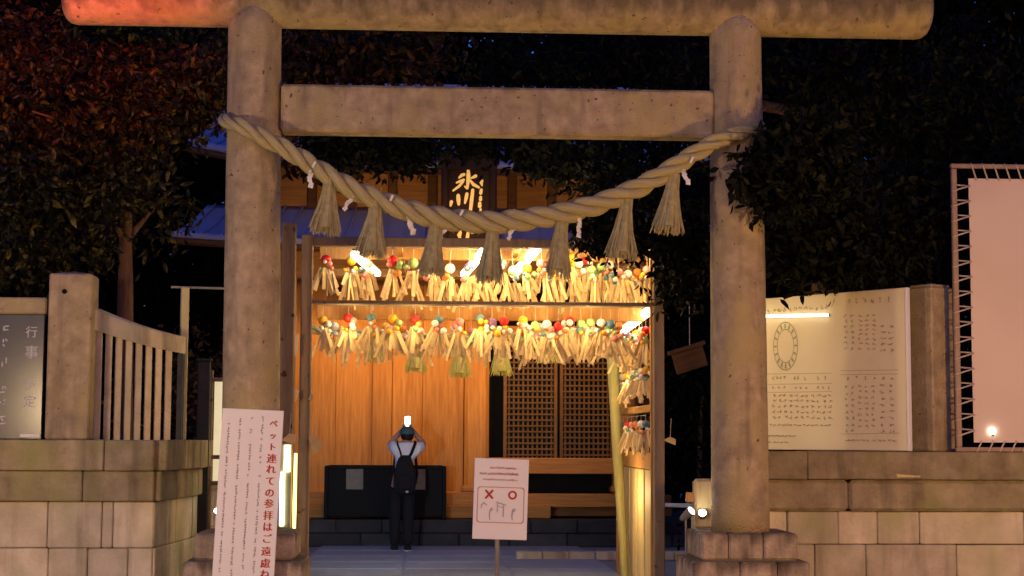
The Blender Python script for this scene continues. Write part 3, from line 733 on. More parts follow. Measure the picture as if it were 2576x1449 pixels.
BY = .70; ban = thing('laced_banner', (X(2600, BY), BY, TOPR), 'blank pinkish banner sheet laced with cord into a timber frame', 'banner')
fx0, fx1 = X(2412, BY), X(2412, BY) + 1.75; fz0, fz1 = TOPR + .015, P(2420, 418, BY).z
for xx in (fx0, fx1): MB().box((xx, BY, (fz0 + fz1) / 2), (.05, .05, fz1 - fz0 - .05), None, .008).obj('frame_post', 'frame_wood', ban)
for zz in (fz0 + .005, fz1): MB().box(((fx0 + fx1) / 2, BY, zz), (fx1 - fx0 + .06, .052, .04), None, .008).obj('frame_rail', 'frame_wood', ban)
shx0, shx1 = X(2450, BY), fx1 - (X(2450, BY) - fx0); sz0, sz1 = P(2450, 1113, BY).z, P(2450, 449, BY).z
mb = MB(); nx, nz = 26, 40; vs = []
for j in range(nz + 1):
    for i in range(nx + 1):
        s, t = i / nx, j / nz
        y = BY - .012 * math.sin(math.pi * s) * math.sin(math.pi * t) + .006 * math.sin(9 * (s + .7 * t)) * t * (1 - t) * 4
        e = .006
        vs.append((shx0 + (shx1 - shx0) * s, y, sz0 + (sz1 - sz0) * t))
k = len(vs); vs2 = [(v[0], v[1] + .004, v[2]) for v in vs]
fs = [(j * (nx + 1) + i, j * (nx + 1) + i + 1, (j + 1) * (nx + 1) + i + 1, (j + 1) * (nx + 1) + i) for j in range(nz) for i in range(nx)]
mb.add(vs + vs2, fs + [tuple(k + q for q in reversed(f)) for f in fs]); sheet = mb.obj('sheet', 'banner_sheet', ban, True)
NL = 17
lace = None
for k in range(NL):
    z = sz0 + .02 + (sz1 - sz0 - .04) * (k + .5) / NL; dz = (sz1 - sz0) / NL
    for sgn, xa, xb in ((1, fx0, shx0), (-1, fx1, shx1)):
        mb = MB(); mb.tube([(xa - .028 * sgn, BY - .01, z - .035), (xa - .01 * sgn, BY - .034, z - .03), (xa + .028 * sgn, BY - .032, z - .018), (xb + .012 * sgn, BY - .012, z + .02), (xb + .014 * sgn, BY + .004, z + .022),
                 (xa + .05 * sgn, BY + .02, z + .03 ), (xa, BY + .036, z + .035)], .0075, 6)
        mb.obj('lace', 'cord', ban, True)
for k in range(14):
    x = shx0 + .05 + (shx1 - shx0 - .1) * k / 13
    for za_, zb_, sg in ((fz1, sz1, 1), (fz0, sz0, -1)):
        MB().tube([(x - .03, BY - .01, za_ + .025 * sg), (x - .028, BY - .034, za_), (x + .02, BY - .012, zb_ - .012 * sg), (x + .022, BY + .006, zb_ - .014 * sg)], .0075, 6).obj('lace', 'cord', ban, True)
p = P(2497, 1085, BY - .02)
cl = thing('glint_ball', tuple(p), 'small glowing bulb at the lower corner of the laced banner', 'lamp')  # added glow for a lamp reflection, not a real bulb
MB().ball(p, .032, 12, 8, (1, .6, 1)).obj('glint', 'glint_glow', cl, True); MB().tube([p + Vector((0, -.004, -.045)), p + Vector((0, -.004, -.025))], .012, 10).obj('stub', 'metal_grey', cl)  # small glow added for a lamp reflection on the sheet

# ================================================================ LIT STONE BLOCK AND SPOTLIGHTS BY THE RIGHT PILLAR
lb = thing('stone_lantern', (X(1785, 1.3), 1.3, 0), 'squat stone block lantern base glowing yellow behind the right pillar', 'lantern')
x0, x1 = X(1752, .45), X(1798, .45)
MB().box((X(1775, .42) + .03, .50, Z(1268, .42, 1775)), (.24, .18, Z(1206, .42, 1775) - Z(1330, .42, 1775)), rotz(R(-6)), .02).obj('block', 'wood_pale', lb)
MB().box((X(1775, .42) + .03, .50, Z(1330, .42, 1775) / 2), (.16, .14, Z(1330, .42, 1775) - .004), None, .01).obj('foot', 'plinth_stone', lb)
bar(MB(), P(1726, 1250, .5), P(1754, 1252, .5), .08, .085, .006).obj('bracket', 'wood_fresh', lb)
spot_lamp('spotlight', P(1739, 1285, .30), (.55, -.45, .55), 'round spotlight beside the yellow stone block, left of its bracket', energy=2.0, r=.036, ground=.0)
spot_lamp('spotlight', P(1767, 1290, .38), (-.15, -.8, .5), 'round spotlight in front of the yellow stone block', energy=0, r=.034, ground=.0)
hr = thing('hand_rail', (X(1700, 6.3), 6.3, 0), 'pale horizontal rail on short posts in front of the dark stone base', 'rail')
a, b = P(1600, 1268, 6.3), P(1800, 1274, 6.3); bar(MB(), a, b, .05, .05, .008).obj('rail', 'paper', hr)
for q in (.1, .9): pt = a.lerp(b, q); MB().tube([pt, (pt.x, pt.y, 0)], .02, 8).obj('post', 'metal_dark', hr)

# ================================================================ SHRINE HALL
HW = 10.0
hx0, hx1 = X(620, HW), X(1640, HW); hc = X(1180, HW)
hall = thing('shrine_hall', (hc, HW + 2, 0), 'wooden shrine hall with copper roofs, lattice doors and warm lit plank wall', 'shrine')
ZF, ZB = .71, .38     # floor and stone base heights
base = MB().box((hc, 12.6, ZB / 2 - .01), (hx1 - hx0 + 1.2, 6.6, ZB - .02)).obj('stone_base', 'mortar', hall)
for j, (z0, z1) in enumerate(((0, .19), (.19, .38))):
    rs = random.Random(20 + j); x = hx0 - .6
    while x < hx1 + .6:
        wd_ = rs.uniform(.45, .85); MB().box((x + wd_ / 2, 9.37, (z0 + z1) / 2), (wd_ - .012, .42, z1 - z0 - .008), None, .014).obj('stone', 'dark_stone', base); x += wd_
# timber sills and floor
def pbox(name, m, px0, px1, py0, py1, Y0, Y1, par=hall, ch=.008):
    xa, xb = X(px0, Y0), X(px1, Y0); za, zb = Z(py1, Y0, (px0 + px1) / 2), Z(py0, Y0, (px0 + px1) / 2)
    return MB().box(((xa + xb) / 2, (Y0 + Y1) / 2, (za + zb) / 2), (xb - xa, Y1 - Y0, zb - za), None, ch).obj(name, m, par)
MB().box((hc, 12.5, .55), (hx1 - hx0, 5.2, .30)).obj('floor', 'wood_dark', hall)
pbox('sill', 'wood_beam', 700, 1232, 1238, 1270, 9.75, 10.1); pbox('sill', 'wood_beam', 690, 1386, 1271, 1303, 9.62, 9.8)
pbox('sill', 'wood_beam', 1233, 1640, 1243, 1276, 9.78, 10.1)
# vertical planks
edges = [640, 700, 778, 843, 935, 985, 1062, 1166]
for k in range(len(edges) - 1):
    dY = (0, .03, .012, .04)[k % 4]
    a_, b_ = X(edges[k], HW), X(edges[k + 1], HW)
    MB().box(((a_ + b_) / 2, HW + dY + .03, (ZF + 4.1) / 2 + .02), (b_ - a_ - .003, .06, 4.1 - ZF), None, .004).obj('plank', 'wood_panel', hall)
for px0, px1, Y in ((1168, 1230, 9.86), (1545, 1606, 9.86), (620, 650, 9.86)):
    a_, b_ = X(px0, Y), X(px1, Y); MB().box(((a_ + b_) / 2, Y + .17, (ZF + 4.1) / 2 + .02), (b_ - a_, .34, 4.1 - ZF), None, .05).obj('column', 'wood_panel', hall)
    MB().box(((a_ + b_) / 2, Y + .14, ZF + .07), (b_ - a_ + .08, .42, .12), None, .04).obj('column_base', 'wood_beam', hall)
pbox('sill_beam', 'wood_beam', 1231, 1545, 1152, 1192, 9.92, 10.06)
pbox('lintel', 'wood_beam', 1231, 1545, 820, 862, 9.92, 10.06)
MB().box((X(1248, 10.3), 10.3, 2.0), (.28, .1, 2.6)).obj('opening_shade', 'shade_black', hall)  # black slab in place of the shade within the opening
MB().box((X(1390, 10.3), 10.35, .87), (2.0, .1, .42)).obj('opening_shade', 'shade_black', hall)
lat_z0, lat_z1 = Z(1152, 10, 1400), Z(862, 10, 1400)
vb = MB().box((0, 0, 0), (.026, .03, lat_z1 - lat_z0), None, .004).mesh('lattice_bar', 'wood_lattice')
for px0, px1 in ((1266, 1402), (1408, 1544)):
    xa, xb = X(px0, HW), X(px1, HW); cx_ = (xa + xb) / 2; wd_ = xb - xa; zc = (lat_z0 + lat_z1) / 2
    door = MB().box((cx_, HW + .09, zc), (wd_, .02, lat_z1 - lat_z0)).obj('lattice_door', 'black_lacquer', hall)
    for q in (xa + .025, xb - .025): MB().box((q, HW + .02, zc), (.05, .07, lat_z1 - lat_z0 - .004), None, .006).obj('stile', 'wood_lattice', door)
    nb_ = 10
    for k in range(nb_):
        o = put('lattice_bar', vb); o.location = (xa + .05 + (wd_ - .10) * (k + .5) / nb_, HW + .045, zc); adopt(o, door)
    hb_ = MB().box((0, 0, 0), (wd_ - .104, .026, .026), None, .004).mesh('lattice_bar', 'wood_lattice'); nh = 20
    for k in range(nh):
        o = put('lattice_bar', hb_); o.location = (cx_, HW + .028, lat_z0 + (lat_z1 - lat_z0) * (k + .5) / nh); adopt(o, door)
# body walls behind, dark
MB().box((hx0 + .05, 12.5, 2.4), (.1, 4.7, 3.4)).obj('side_wall', 'wood_dark', hall)
MB().box((hx1 - .05, 12.5, 2.4), (.1, 4.7, 3.4)).obj('side_wall', 'wood_dark', hall)
MB().box((hc, 14.9, 2.6), (hx1 - hx0 - .2, .1, 3.8)).obj('back_wall', 'wood_dark', hall)
MB().box((hc, 12.5, 4.16), (hx1 - hx0, 4.9, .06)).obj('ceiling', 'wood_dark', hall)
# eave beam, rafters, roofs
bz0, bz1 = Z(702, 8.7, 1000), Z(624, 8.7, 1000)
MB().box((hc, 8.8, (bz0 + bz1) / 2), (hx1 - hx0 + .6, .2, bz1 - bz0), None, .012).obj('eave_beam', 'wood_beam', hall)
for xx in (hx0 + .1, hx1 - .1, X(1168, 8.8) + .15):
    if xx > X(1150, 8.8) and xx < X(1300, 8.8): continue
    MB().box((xx, 8.8, (bz0 + ZB) / 2), (.2, .2, bz0 - ZB), None, .02).obj('porch_column', 'wood_dark', hall)
def roof(name, y0, z0, y1, z1, xh, upturn, thick, lift=0.0):
    nx, ny = 48, 10; vs = []
    def pt(s, t, dz):
        x = hc + xh * s * (1 - .06 * t); y = y0 + (y1 - y0) * t
        z = z0 + (z1 - z0) * (t ** 1.25) + upturn * abs(s) ** 3.2 * (1 - t) + dz; return (x, y, z)
    for dz in (0, -thick):
        for j in range(ny + 1):
            for i in range(nx + 1): vs.append(pt(-1 + 2 * i / nx, j / ny, dz))
    k = (nx + 1) * (ny + 1); fs = []
    for j in range(ny):
        for i in range(nx):
            a_ = j * (nx + 1) + i; f = (a_, a_ + 1, a_ + nx + 2, a_ + nx + 1); fs += [f, tuple(k + q for q in reversed(f))]
    for i in range(nx): fs.append((i, k + i, k + i + 1, i + 1)); e = ny * (nx + 1) + i; fs.append((e, e + 1, k + e + 1, k + e))
    for j in range(ny):
        a_, b_ = j * (nx + 1), (j + 1) * (nx + 1); fs.append((a_, b_, k + b_, k + a_)); a_ += nx; b_ += nx; fs.append((a_, k + a_, k + b_, b_))
    rf = MB().add(vs, fs).obj(name, 'copper_roof', hall, True)
    for q in range(30):
        s = -0.97 + 1.94 * q / 29; MB().tube([pt(s, t / 8, .012) for t in range(9)], .014, 5).obj('seam', 'copper_roof', rf)
    ed = [pt(-1 + 2 * i / nx, 0, -thick - .04) for i in range(nx + 1)]
    MB().tube([(p_[0], p_[1] + .06, p_[2]) for p_ in ed], .05, 6).obj('eave_board', 'wood_dark', rf)
    for q in range(34):
        s = -.96 + 1.92 * q / 33; a_, b_ = Vector(pt(s, .02, -thick - .05)), Vector(pt(s, .95, -thick - .05)); bar(MB(), a_, b_, .06, .07).obj('rafter', 'wood_dark', rf)
eave_z = Z(606, 8.3, 900); roof('lower_roof', 8.3, eave_z, 10.05, Z(520, 10.05, 900), X(1935, 8.3) - X(1180, 8.3), .10, .07)
uz0, uz1 = Z(528, 10.0, 900), Z(415, 10.0, 900)
for k in range(9):
    a_ = hx0 + .3 + (hx1 - hx0 - .6) * k / 9; b_ = hx0 + .3 + (hx1 - hx0 - .6) * (k + 1) / 9
    MB().box(((a_ + b_) / 2, 10.1, (uz0 + uz1) / 2), (b_ - a_ - .01, .1, uz1 - uz0), None, .01).obj('upper_panel', 'wood_beam', hall)
    MB().box((a_, 10.04, (uz0 + uz1) / 2), (.14, .12, uz1 - uz0), None, .015).obj('strut', 'wood_dark', hall)
roof('upper_roof', 8.9, Z(404, 8.9, 900), 12.6, Z(235, 12.6, 900), X(1900, 8.9) - X(1180, 8.9), .28, .09)
MB().box((hc, 12.9, Z(235, 12.6, 900) - .05), (6.6, .5, .5), None, .08).obj('ridge', 'copper_roof', hall)
# warm lamps below the eave
for px in (860, 1110, 1400):
    p = P(px, 716, 8.75); el = thing('eave_lamp', tuple(p), 'warm lamp fixed below the shrine hall eave beam', 'lamp', 'lamps under the shrine eave')
    MB().tube([p, p + Vector((0, .03, -.09))], [.05, .07], 14).obj('shade', 'metal_dark', el, True)
    MB().tube([p + Vector((0, .03, -.09)), p + Vector((0, .032, -.096))], [.06, .05], 14).obj('lens', 'lamp_warm', el)
    l = bpy.data.lights.new('eave_lamp', 'SPOT'); l.energy = 48; l.color = (1, .54, .17); l.spot_size = R(96); l.spot_blend = .8; l.shadow_soft_size = .08
    o = bpy.data.objects.new('beam', l); col.objects.link(o); o.location = p + Vector((0, .05, -.12)); o.rotation_euler = Vector((0, 1.15, -1)).to_track_quat('-Z', 'Y').to_euler(); adopt(o, el)

# plaque
PY = 8.12
def Z5(zx, zy): return ((1700 + zx * 400 / 1380) / 1.5901, (580 + zy * 420 / 1449) / 1.5901)
pq = thing('name_plaque', tuple(P(1180, 603, PY)), 'carved dark wooden name plaque with gold brush characters above the eave', 'plaque')
pbl = P(1120, 602, PY); pw_ = X(1238, PY, 602) - pbl.x; phh = P(1120, 412, PY).z - pbl.z
MB().box((pbl.x + pw_ / 2, PY + .05, pbl.z + phh / 2), (pw_, .08, phh), None, .01).obj('panel', 'plaque_wood', pq)
for xx in (pbl.x - .01, pbl.x + pw_ + .01): MB().box((xx, PY + .02, pbl.z + phh / 2), (.10, .14, phh + .02), None, .025).obj('side_frame', 'plaque_wood', pq)
tl = MB(); zt_ = pbl.z + phh - .08; ht_ = .24
vs = []
for yy in (PY - .06, PY + .08):
    for x_, z_ in ((pbl.x - .05, zt_), (pbl.x + pw_ + .05, zt_), (pbl.x + pw_ + .13, zt_ + ht_), (pbl.x + pw_ * .70, zt_ + ht_ - .02), (pbl.x + pw_ * .5, zt_ + ht_ + .02), (pbl.x + pw_ * .30, zt_ + ht_ - .02), (pbl.x - .13, zt_ + ht_)): vs.append((x_, yy, z_))
tl.add(vs, [tuple(range(7)), tuple(reversed(range(7, 14)))] + [((k + 1) % 7, k, 7 + k, 7 + (k + 1) % 7) for k in range(7)]); tl.obj('crown_board', 'plaque_wood', pq)
MB().box((pbl.x + pw_ / 2, PY + .02, pbl.z - .02), (pw_ + .14, .16, .07), None, .015).obj('foot_board', 'plaque_wood', pq)
gm = MB(); gpan = Panel((pbl.x, PY + .01, pbl.z), (1, 0, 0), (0, 0, 1)); gs = (PY + 14) / 4136
def q5(zx, zy): px, py = Z5(zx, zy); pt_ = P(px, py, PY); return (pt_.x - pbl.x, pt_.z - pbl.z)
g5 = gs * 400 / 1380 / 1.59
for k, (pts, wds) in enumerate([
    ([(597, 345), (600, 420), (592, 520), (585, 598)], (38, 58, 46, 34)), ([(585, 600), (545, 568)], (36, 18)),
    ([(545, 405), (505, 418), (468, 455)], (40, 44, 24)), ([(705, 425), (668, 445), (632, 458)], (48, 36, 18)),
    ([(540, 478), (480, 500), (432, 522)], (34, 34, 22)), ([(528, 500), (470, 570), (385, 632)], (34, 36, 24)),
    ([(618, 480), (668, 545), (748, 588)], (26, 46, 30)),
    ([(458, 690), (462, 760), (466, 825)], (50, 58, 36)), ([(580, 668), (566, 740), (550, 806)], (46, 48, 26)), ([(660, 615), (645, 750), (628, 898)], (44, 52, 44)),
    ([(366, 778), (352, 842)], (50, 26)), ([(795, 488), (775, 520), (790, 566)], (28, 46, 14)), ([(778, 612), (768, 672)], (40, 44)), ([(768, 712), (766, 762)], (38, 46)),
    ([(756, 795), (754, 855)], (46, 52)), ([(768, 884), (766, 912)], (34, 30)), ([(764, 950), (760, 1000)], (40, 40)), ([(460, 940), (440, 1010)], (44, 36)), ([(400, 1000), (520, 990)], (26, 30)),
    ([(455, 1100), (410, 1140), (375, 1160)], (34, 26, 14)), ([(488, 1110), (498, 1172)], (30, 36)), ([(490, 1200), (470, 1252)], (40, 60)), ([(480, 1285), (480, 1322)], (60, 40)),
    ([(602, 1140), (596, 1200), (580, 1310)], (44, 40, 54)), ([(640, 1215), (700, 1205)], (20, 26))]):
    if k in (0, 7, 10, 17, 19) or 11 <= k <= 16:
        if gm.v: gm.obj('character', 'gold', pq)
        gm = MB()
    gpan.stroke(gm, [q5(*p_) for p_ in pts], [w__ * g5 for w__ in wds], .0 + .0015 * (k % 4), .016)
gm.obj('character', 'gold', pq)

# offertory box
ob = thing('offertory_box', (X(970, 9.4), 9.45, ZB), 'long black offertory box with two grey crest plates before the plank wall', 'offertory box')
xa, xb = X(819, 9.2), X(1122, 9.2); zt_ = Z(1172, 9.2, 970); cx_ = (xa + xb) / 2
MB().box((cx_, 9.43, (ZB + zt_) / 2 + .0), (xb - xa, .42, zt_ - ZB - .06), None, .01).obj('body', 'black_lacquer', ob)
for xx in (xa + .02, xb - .02): MB().box((xx, 9.43, (ZB + zt_) / 2), (.06, .46, zt_ - ZB - .006), None, .01).obj('end_board', 'black_lacquer', ob)
for yy in (9.22, 9.64): MB().box((cx_, yy, zt_ - .02), (xb - xa - .08, .05, .05), None, .008).obj('top_rail', 'black_lacquer', ob)
sm_ = MB().box((0, 0, 0), (.025, .36, .03), None, .004).mesh('slat', 'black_lacquer')
for k in range(26):
    o = put('slat', sm_); o.location = (xa + .08 + (xb - xa - .16) * k / 25, 9.43, zt_ - .02); adopt(o, ob)
for px0, px1 in ((872, 915), (1030, 1071)):
    a_, b_ = X(px0, 9.2), X(px1, 9.2); MB().box(((a_ + b_) / 2, 9.212, (Z(1180, 9.2) + Z(1232, 9.2)) / 2), (b_ - a_, .012, Z(1180, 9.2) - Z(1232, 9.2)), None, .003).obj('crest_plate', 'crest_plate', ob)

# low kerb at the right of the approach
kb_ = thing('kerb', (X(1550, 6.6), 6.6, 0), 'low stone kerb edging the approach behind the pole sign', 'kerb')
for k in range(7):
    a_, b_ = X(1300 + 66 * k, 6.6), X(1366 + 66 * k, 6.6); MB().box(((a_ + b_) / 2, 6.7, .055), (b_ - a_ - .01, .22, .11), None, .015).obj('stone', 'wall_stone', kb_)

# ================================================================ CHARM ARCH
AY, AB = 1.5, 4.4
arch = thing('charm_arch', (X(1210, AY), AY, 0), 'tall open timber arch with shelf beams and a ladder-like side panel hung with charms', 'arch')
def post(px, py, Y, wd_, m, dp=None):
    x = X(px, Y); z = P(px, py, Y).z; MB().box((x, Y, z / 2 + .002), (wd_, dp or wd_, z), None, .008).obj('post', m, arch); return x, z
lx, lz = post(766, 592, AY, .105, 'wood_post'); rx, rz = post(1657, 610, AY, .10, 'wood_post')
bz = Z(611, AY, 1100)
MB().box(((lx + rx) / 2, AY, bz), (rx - lx - .108, .10, .085), None, .008).obj('top_beam', 'wood_post', arch)
mz0, mz1 = Z(802, AY, 1210), Z(768, AY, 1210)
mb0, mb1 = Z(806, AY + .62, 1210), Z(766, AY + .62, 1210)
MB().box(((lx + rx) / 2, AY + .65, (mb0 + mb1) / 2), (rx - lx - .108, .06, mb1 - mb0), None, .006).obj('shelf_beam', 'wood_fresh', arch)
tb0, tb1 = Z(655, AY + .95, 1210), Z(622, AY + .95, 1210)
MB().box(((lx + rx) / 2, AY + .98, (tb0 + tb1) / 2), (rx - lx - .108, .05, tb1 - tb0), None, .006).obj('inner_beam', 'wood_fresh', arch)
MB().box(((lx + rx) / 2, AY + .05, mz1 + .018), (rx - lx - .108, .20, .032), None, .005).obj('shelf_board', 'wood_post', arch)
# right side panel running back
sx = rx - .03
MB().box((sx, AB, rz / 2 + .002), (.07, .07, rz), None, .006).obj('post', 'wood_fresh', arch)
MB().box((sx - .02, AY + .09, rz / 2 + .002), (.035, .05, rz), None, .004).obj('post', 'wood_fresh', arch)
for py in (895, 1026, 1160):
    z = P(1640, py, AY + .1).z; MB().box((sx, (AY + AB) / 2 + .05, z), (.05, AB - AY - .20, .07 if py < 1100 else .16), None, .005).obj('rung', 'wood_fresh', arch)
zt_ = P(1640, 1160, AY + .1).z - .085
for k in range(9):
    y = AY + .16 + (AB - AY - .26) * (k + .5) / 9; MB().box((sx + (.012 if k % 2 else 0), y, zt_ / 2), (.03, (AB - AY - .26) / 9 - .012, zt_ - .01), None, .004).obj('side_board', 'wood_pale', arch)
for z in (bz, mz1): MB().box((sx, (AY + AB) / 2, z), (.06, AB - AY - .14, .07), None, .005).obj('side_beam', 'wood_fresh', arch)
for z, m in ((bz + .0, 'wood_fresh'),): MB().box(((lx + rx) / 2, AB, z), (rx - lx, .08, .09), None, .006).obj('back_beam', m, arch)
for xx in (X(1000, 1.8), X(1300, 1.8)): MB().box((xx, (AY + AB) / 2, bz - .0), (.06, AB - AY - .14, .07), None, .005).obj('ceiling_joist', 'wood_fresh', arch)
MB().box((lx, AB, bz / 2), (.08, .08, bz - .1), None, .006)
bpz = [P(1540, 880, 3.6), P(1556, 1180, 3.4), P(1572, 1449, 3.2)]
bb = tag(MB().tube([bpz[0], bpz[1], bpz[2], bpz[2] + (bpz[2] - bpz[1]) * (bpz[2].z / (bpz[1].z - bpz[2].z))], [.062, .056, .040, .034], 12).obj('bamboo_pole', 'bamboo', None, True), 'thick leaning olive bamboo pole beside the ladder-like side panel', 'pole')

# LED tubes
for k, (a, b) in enumerate([(P(1222, 626, 1.75), P(1168, 690, 4.1)), (P(1350, 626, 1.75), P(1293, 690, 4.1)), (P(1636, 780, 1.7), P(1566, 833, 4.2)), (P(893, 640, 1.75), P(948, 688, 4.1))]):
    lab = ('white light tube under the arch roof, just below the gold plaque', 'white light tube under the arch roof between plaque and dense cluster', 'long white light tube along the ladder-like side panel of the arch', 'long white light tube under the arch roof near the spotted post')[k]
    t = thing('light_tube', tuple(a), lab, 'lamp'); bar(MB(), a, b, .085, .06, .012).obj('tube_light', 'lamp_warm', t)
    up_ = Vector((0, 0, .045)); bar(MB(), a + up_, b + up_, .06, .025, .004).obj('mount', 'metal_grey', t)
for px, py, Y, e in ((900, 640, 1.85, 5), (1080, 640, 1.85, 3), (1195, 640, 1.85, 7), (1325, 640, 1.85, 7), (1480, 650, 1.9, 3.6), (1600, 650, 1.9, 3),
                     (880, 812, 1.72, 2.2), (1040, 812, 1.72, 2.2), (1200, 812, 1.72, 2.2), (1350, 812, 1.72, 2.2), (1480, 812, 1.72, 2.5), (1600, 810, 2.2, 5), (1550, 960, 3.0, 3.0), (1540, 1240, 2.6, 6.0)):
    l = bpy.data.lights.new('charm_fill', 'POINT'); l.energy = e; l.color = (1, .68, .28); l.shadow_soft_size = .06  # point lights without fittings, added to brighten charms and side boards
    o = bpy.data.objects.new('charm_fill', l); col.objects.link(o); o.location = P(px, py, Y)
for px in (960, 1380):      # fill lights added on the back beam to brighten the hall front
    p = P(px, 640, 4.55); fl_ = thing('fill_light', tuple(p), 'small floodlight on the arch back beam aimed at the shrine eave', 'lamp', 'floodlights on the arch back beam')  # added fill light, not a real floodlight
    MB().box(p, (.16, .06, .10), None, .012).obj('housing', 'metal_dark', fl_); MB().box(p + Vector((0, .034, 0)), (.13, .006, .08)).obj('lens', 'lamp_warm', fl_)  # housing and lens made for the added fill light
    l = bpy.data.lights.new('fill_light', 'SPOT'); l.energy = 85; l.color = (1, .58, .20); l.spot_size = R(58); l.spot_blend = .9; l.shadow_soft_size = .05
    o = bpy.data.objects.new('beam', l); col.objects.link(o); o.location = p + Vector((0, .06, 0)); o.rotation_euler = Vector((0, 1, .02)).to_track_quat('-Z', 'Y').to_euler(); adopt(o, fl_)

# charms
STRIP = [MB().box((0, 0, -l / 2), (w_, .005, l), None, .0015).mesh('wood_strip', 'wood_strip') for l, w_ in ((.22, .034), (.19, .040), (.25, .028), (.16, .034), (.28, .024))]
BALL = {c: MB().ball((0, 0, 0), .044, 12, 8).mesh('ball', 'ball_' + c, True) for c in ('red', 'yellow', 'blue', 'white', 'pink', 'green', 'orange', 'violet')}
def charm(pos, colr, sc, label, grp, seed, nstrip=7, spread=.55, ztop=None):
    rs = random.Random(seed)
    root = thing('charm', tuple(pos), label, 'charm', grp)
    o = put('ball', BALL[colr]); o.location = pos; o.scale = (sc, sc, sc * rs.uniform(.85, 1.1)); adopt(o, root)
    for q in range(rs.choice((3, 4, 5))):
        c2 = rs.choice(('white', 'white', 'pink', 'green', 'yellow', 'white', 'blue', 'orange'))
        o = put('bead', BALL[c2]); k = sc * rs.uniform(.35, .75); o.scale = (k, k, k)
        o.location = pos + Vector((rs.uniform(-.065, .065), rs.uniform(-.05, .0), rs.uniform(-.12, -.02))) * sc; adopt(o, root)
    for q in range(nstrip):
        o = put('wood_strip', rs.choice(STRIP)); a_ = rs.uniform(-spread, spread) * .75
        o.location = pos + Vector((math.sin(a_) * .07 + rs.uniform(-.025, .025), rs.uniform(-.035, .035), -.08 + rs.uniform(-.05, .02))) * sc
        o.rotation_euler = (rs.uniform(-.25, .25), -a_, rs.uniform(-1.0, 1.0)); o.scale = (sc, sc, sc * rs.uniform(.8, 1.15)); adopt(o, root)
    MB().tube([pos + Vector((0, 0, .04 * sc)), Vector((pos.x + rs.uniform(-.01, .01), pos.y, ztop))], .0025, 4).obj('cord', 'cord', root)
    return root
sd = 100
def row(items, sc, where, end0, end1, nstrip, spread):
    """items: (position, colour); each label names the charm's own colour and its neighbours along the row"""
    global sd
    ztop = max(p.z for p, c in items) + .10 * sc
    MB().tube([Vector((p.x, p.y, ztop)) for p, c in items], .003, 4).obj('wire', 'metal_grey', arch)
    for k, (p, c) in enumerate(items):
        if k == 0: nb_ = f'at the end by the {end0}'
        elif k == len(items) - 1: nb_ = f'at the end by the {end1}'
        else: nb_ = f'between {items[k - 1][1]} and {items[k + 1][1]} ones'
        charm(p, c, sc, f'{c}-topped wood-strip charm {where}, {nb_}', f'charms {where}', sd, nstrip, spread, ztop); sd += 1
CC = ['red', 'yellow', 'blue', 'white', 'pink', 'green', 'orange', 'violet']
up = [(820, 652, 'red'), (884, 656, 'yellow'), (926, 664, 'white'), (988, 656, 'red'), (1040, 662, 'green'), (1086, 668, 'pink'), (1132, 676, 'white'), (1180, 672, 'violet'), (1216, 676, 'orange'),
      (1262, 662, 'blue'), (1290, 682, 'white'), (1325, 676, 'yellow'), (1362, 664, 'pink'), (1392, 674, 'white'), (1420, 668, 'red')]
row([(P(a, b, AY + .55), c) for a, b, c in up], 1.12, 'above the shelf beam', 'spotted post', 'dense cluster', 11, .62)
cl_ = [(1436, 648, 'yellow'), (1456, 664, 'white'), (1472, 656, 'red'), (1490, 680, 'green'), (1512, 672, 'green'), (1534, 666, 'white'), (1556, 684, 'pink'), (1580, 690, 'white'), (1604, 684, 'orange'), (1628, 680, 'pink')]
row([(P(a, b, AY + .55 + .1 * (k % 3)), c) for k, (a, b, c) in enumerate(cl_)], 1.0, 'in the dense shelf cluster', 'shelf middle', 'right post', 10, .45)
cl_ = [(1446, 694, 'white'), (1478, 698, 'pink'), (1505, 696, 'green'), (1540, 698, 'white'), (1568, 700, 'orange'), (1596, 698, 'orange'), (1618, 698, 'white')]
row([(P(a, b, AY + 1.1), c) for a, b, c in cl_], 1.0, 'behind the dense shelf cluster', 'shelf middle', 'right post', 10, .45)
lo = [(812, 806, 'yellow'), (876, 800, 'red'), (934, 800, 'blue'), (988, 802, 'yellow'), (1044, 804, 'red'), (1104, 804, 'blue'), (1156, 810, 'pink'), (1208, 800, 'blue'), (1238, 812, 'violet'), (1268, 808, 'red'), (1316, 806, 'yellow'), (1346, 820, 'green'),
      (1376, 816, 'white'), (1404, 822, 'red'), (1434, 806, 'red'), (1462, 816, 'green'), (1486, 812, 'green'), (1512, 812, 'white'), (1536, 816, 'blue'), (1556, 822, 'orange')]
row([(P(a, b, AY + .42), c) for a, b, c in lo], 1.05, 'under the shelf beam', 'spotted post', 'side panel', 9, .8)
row([(P(842 + 43 * k, 822 + (k % 3) * 6, AY + 1.3), ('white', 'pink', 'green', 'yellow', 'orange', 'white', 'red')[k % 7]) for k in range(17)], 1.0, 'in the inner row', 'spotted post', 'side panel', 8, .7)
row([(Vector((sx - .05, AY + .3 + 2.3 * k / 9, P(1640, 826, AY).z + .02 * math.sin(k * 3))), CC[(k * 3) % 8]) for k in range(10)], 1.0, 'on the side panel top shelf', 'right post', 'bamboo pole', 8, .6)
row([(Vector((sx - .05, AY + .3 + 2.2 * k / 7, P(1640, 928, AY).z)), ('yellow', 'white', 'green', 'white', 'orange')[k % 5]) for k in range(8)], .85, 'on the side panel middle shelf', 'right post', 'bamboo pole', 8, .7)
row([(Vector((sx - .05, AY + .3 + 2.2 * k / 6, P(1640, 1066, AY).z)), ('blue', 'white', 'orange', 'pink', 'red')[k % 5]) for k in range(7)], .85, 'on the side panel low shelf', 'right post', 'bamboo pole', 7, .6)
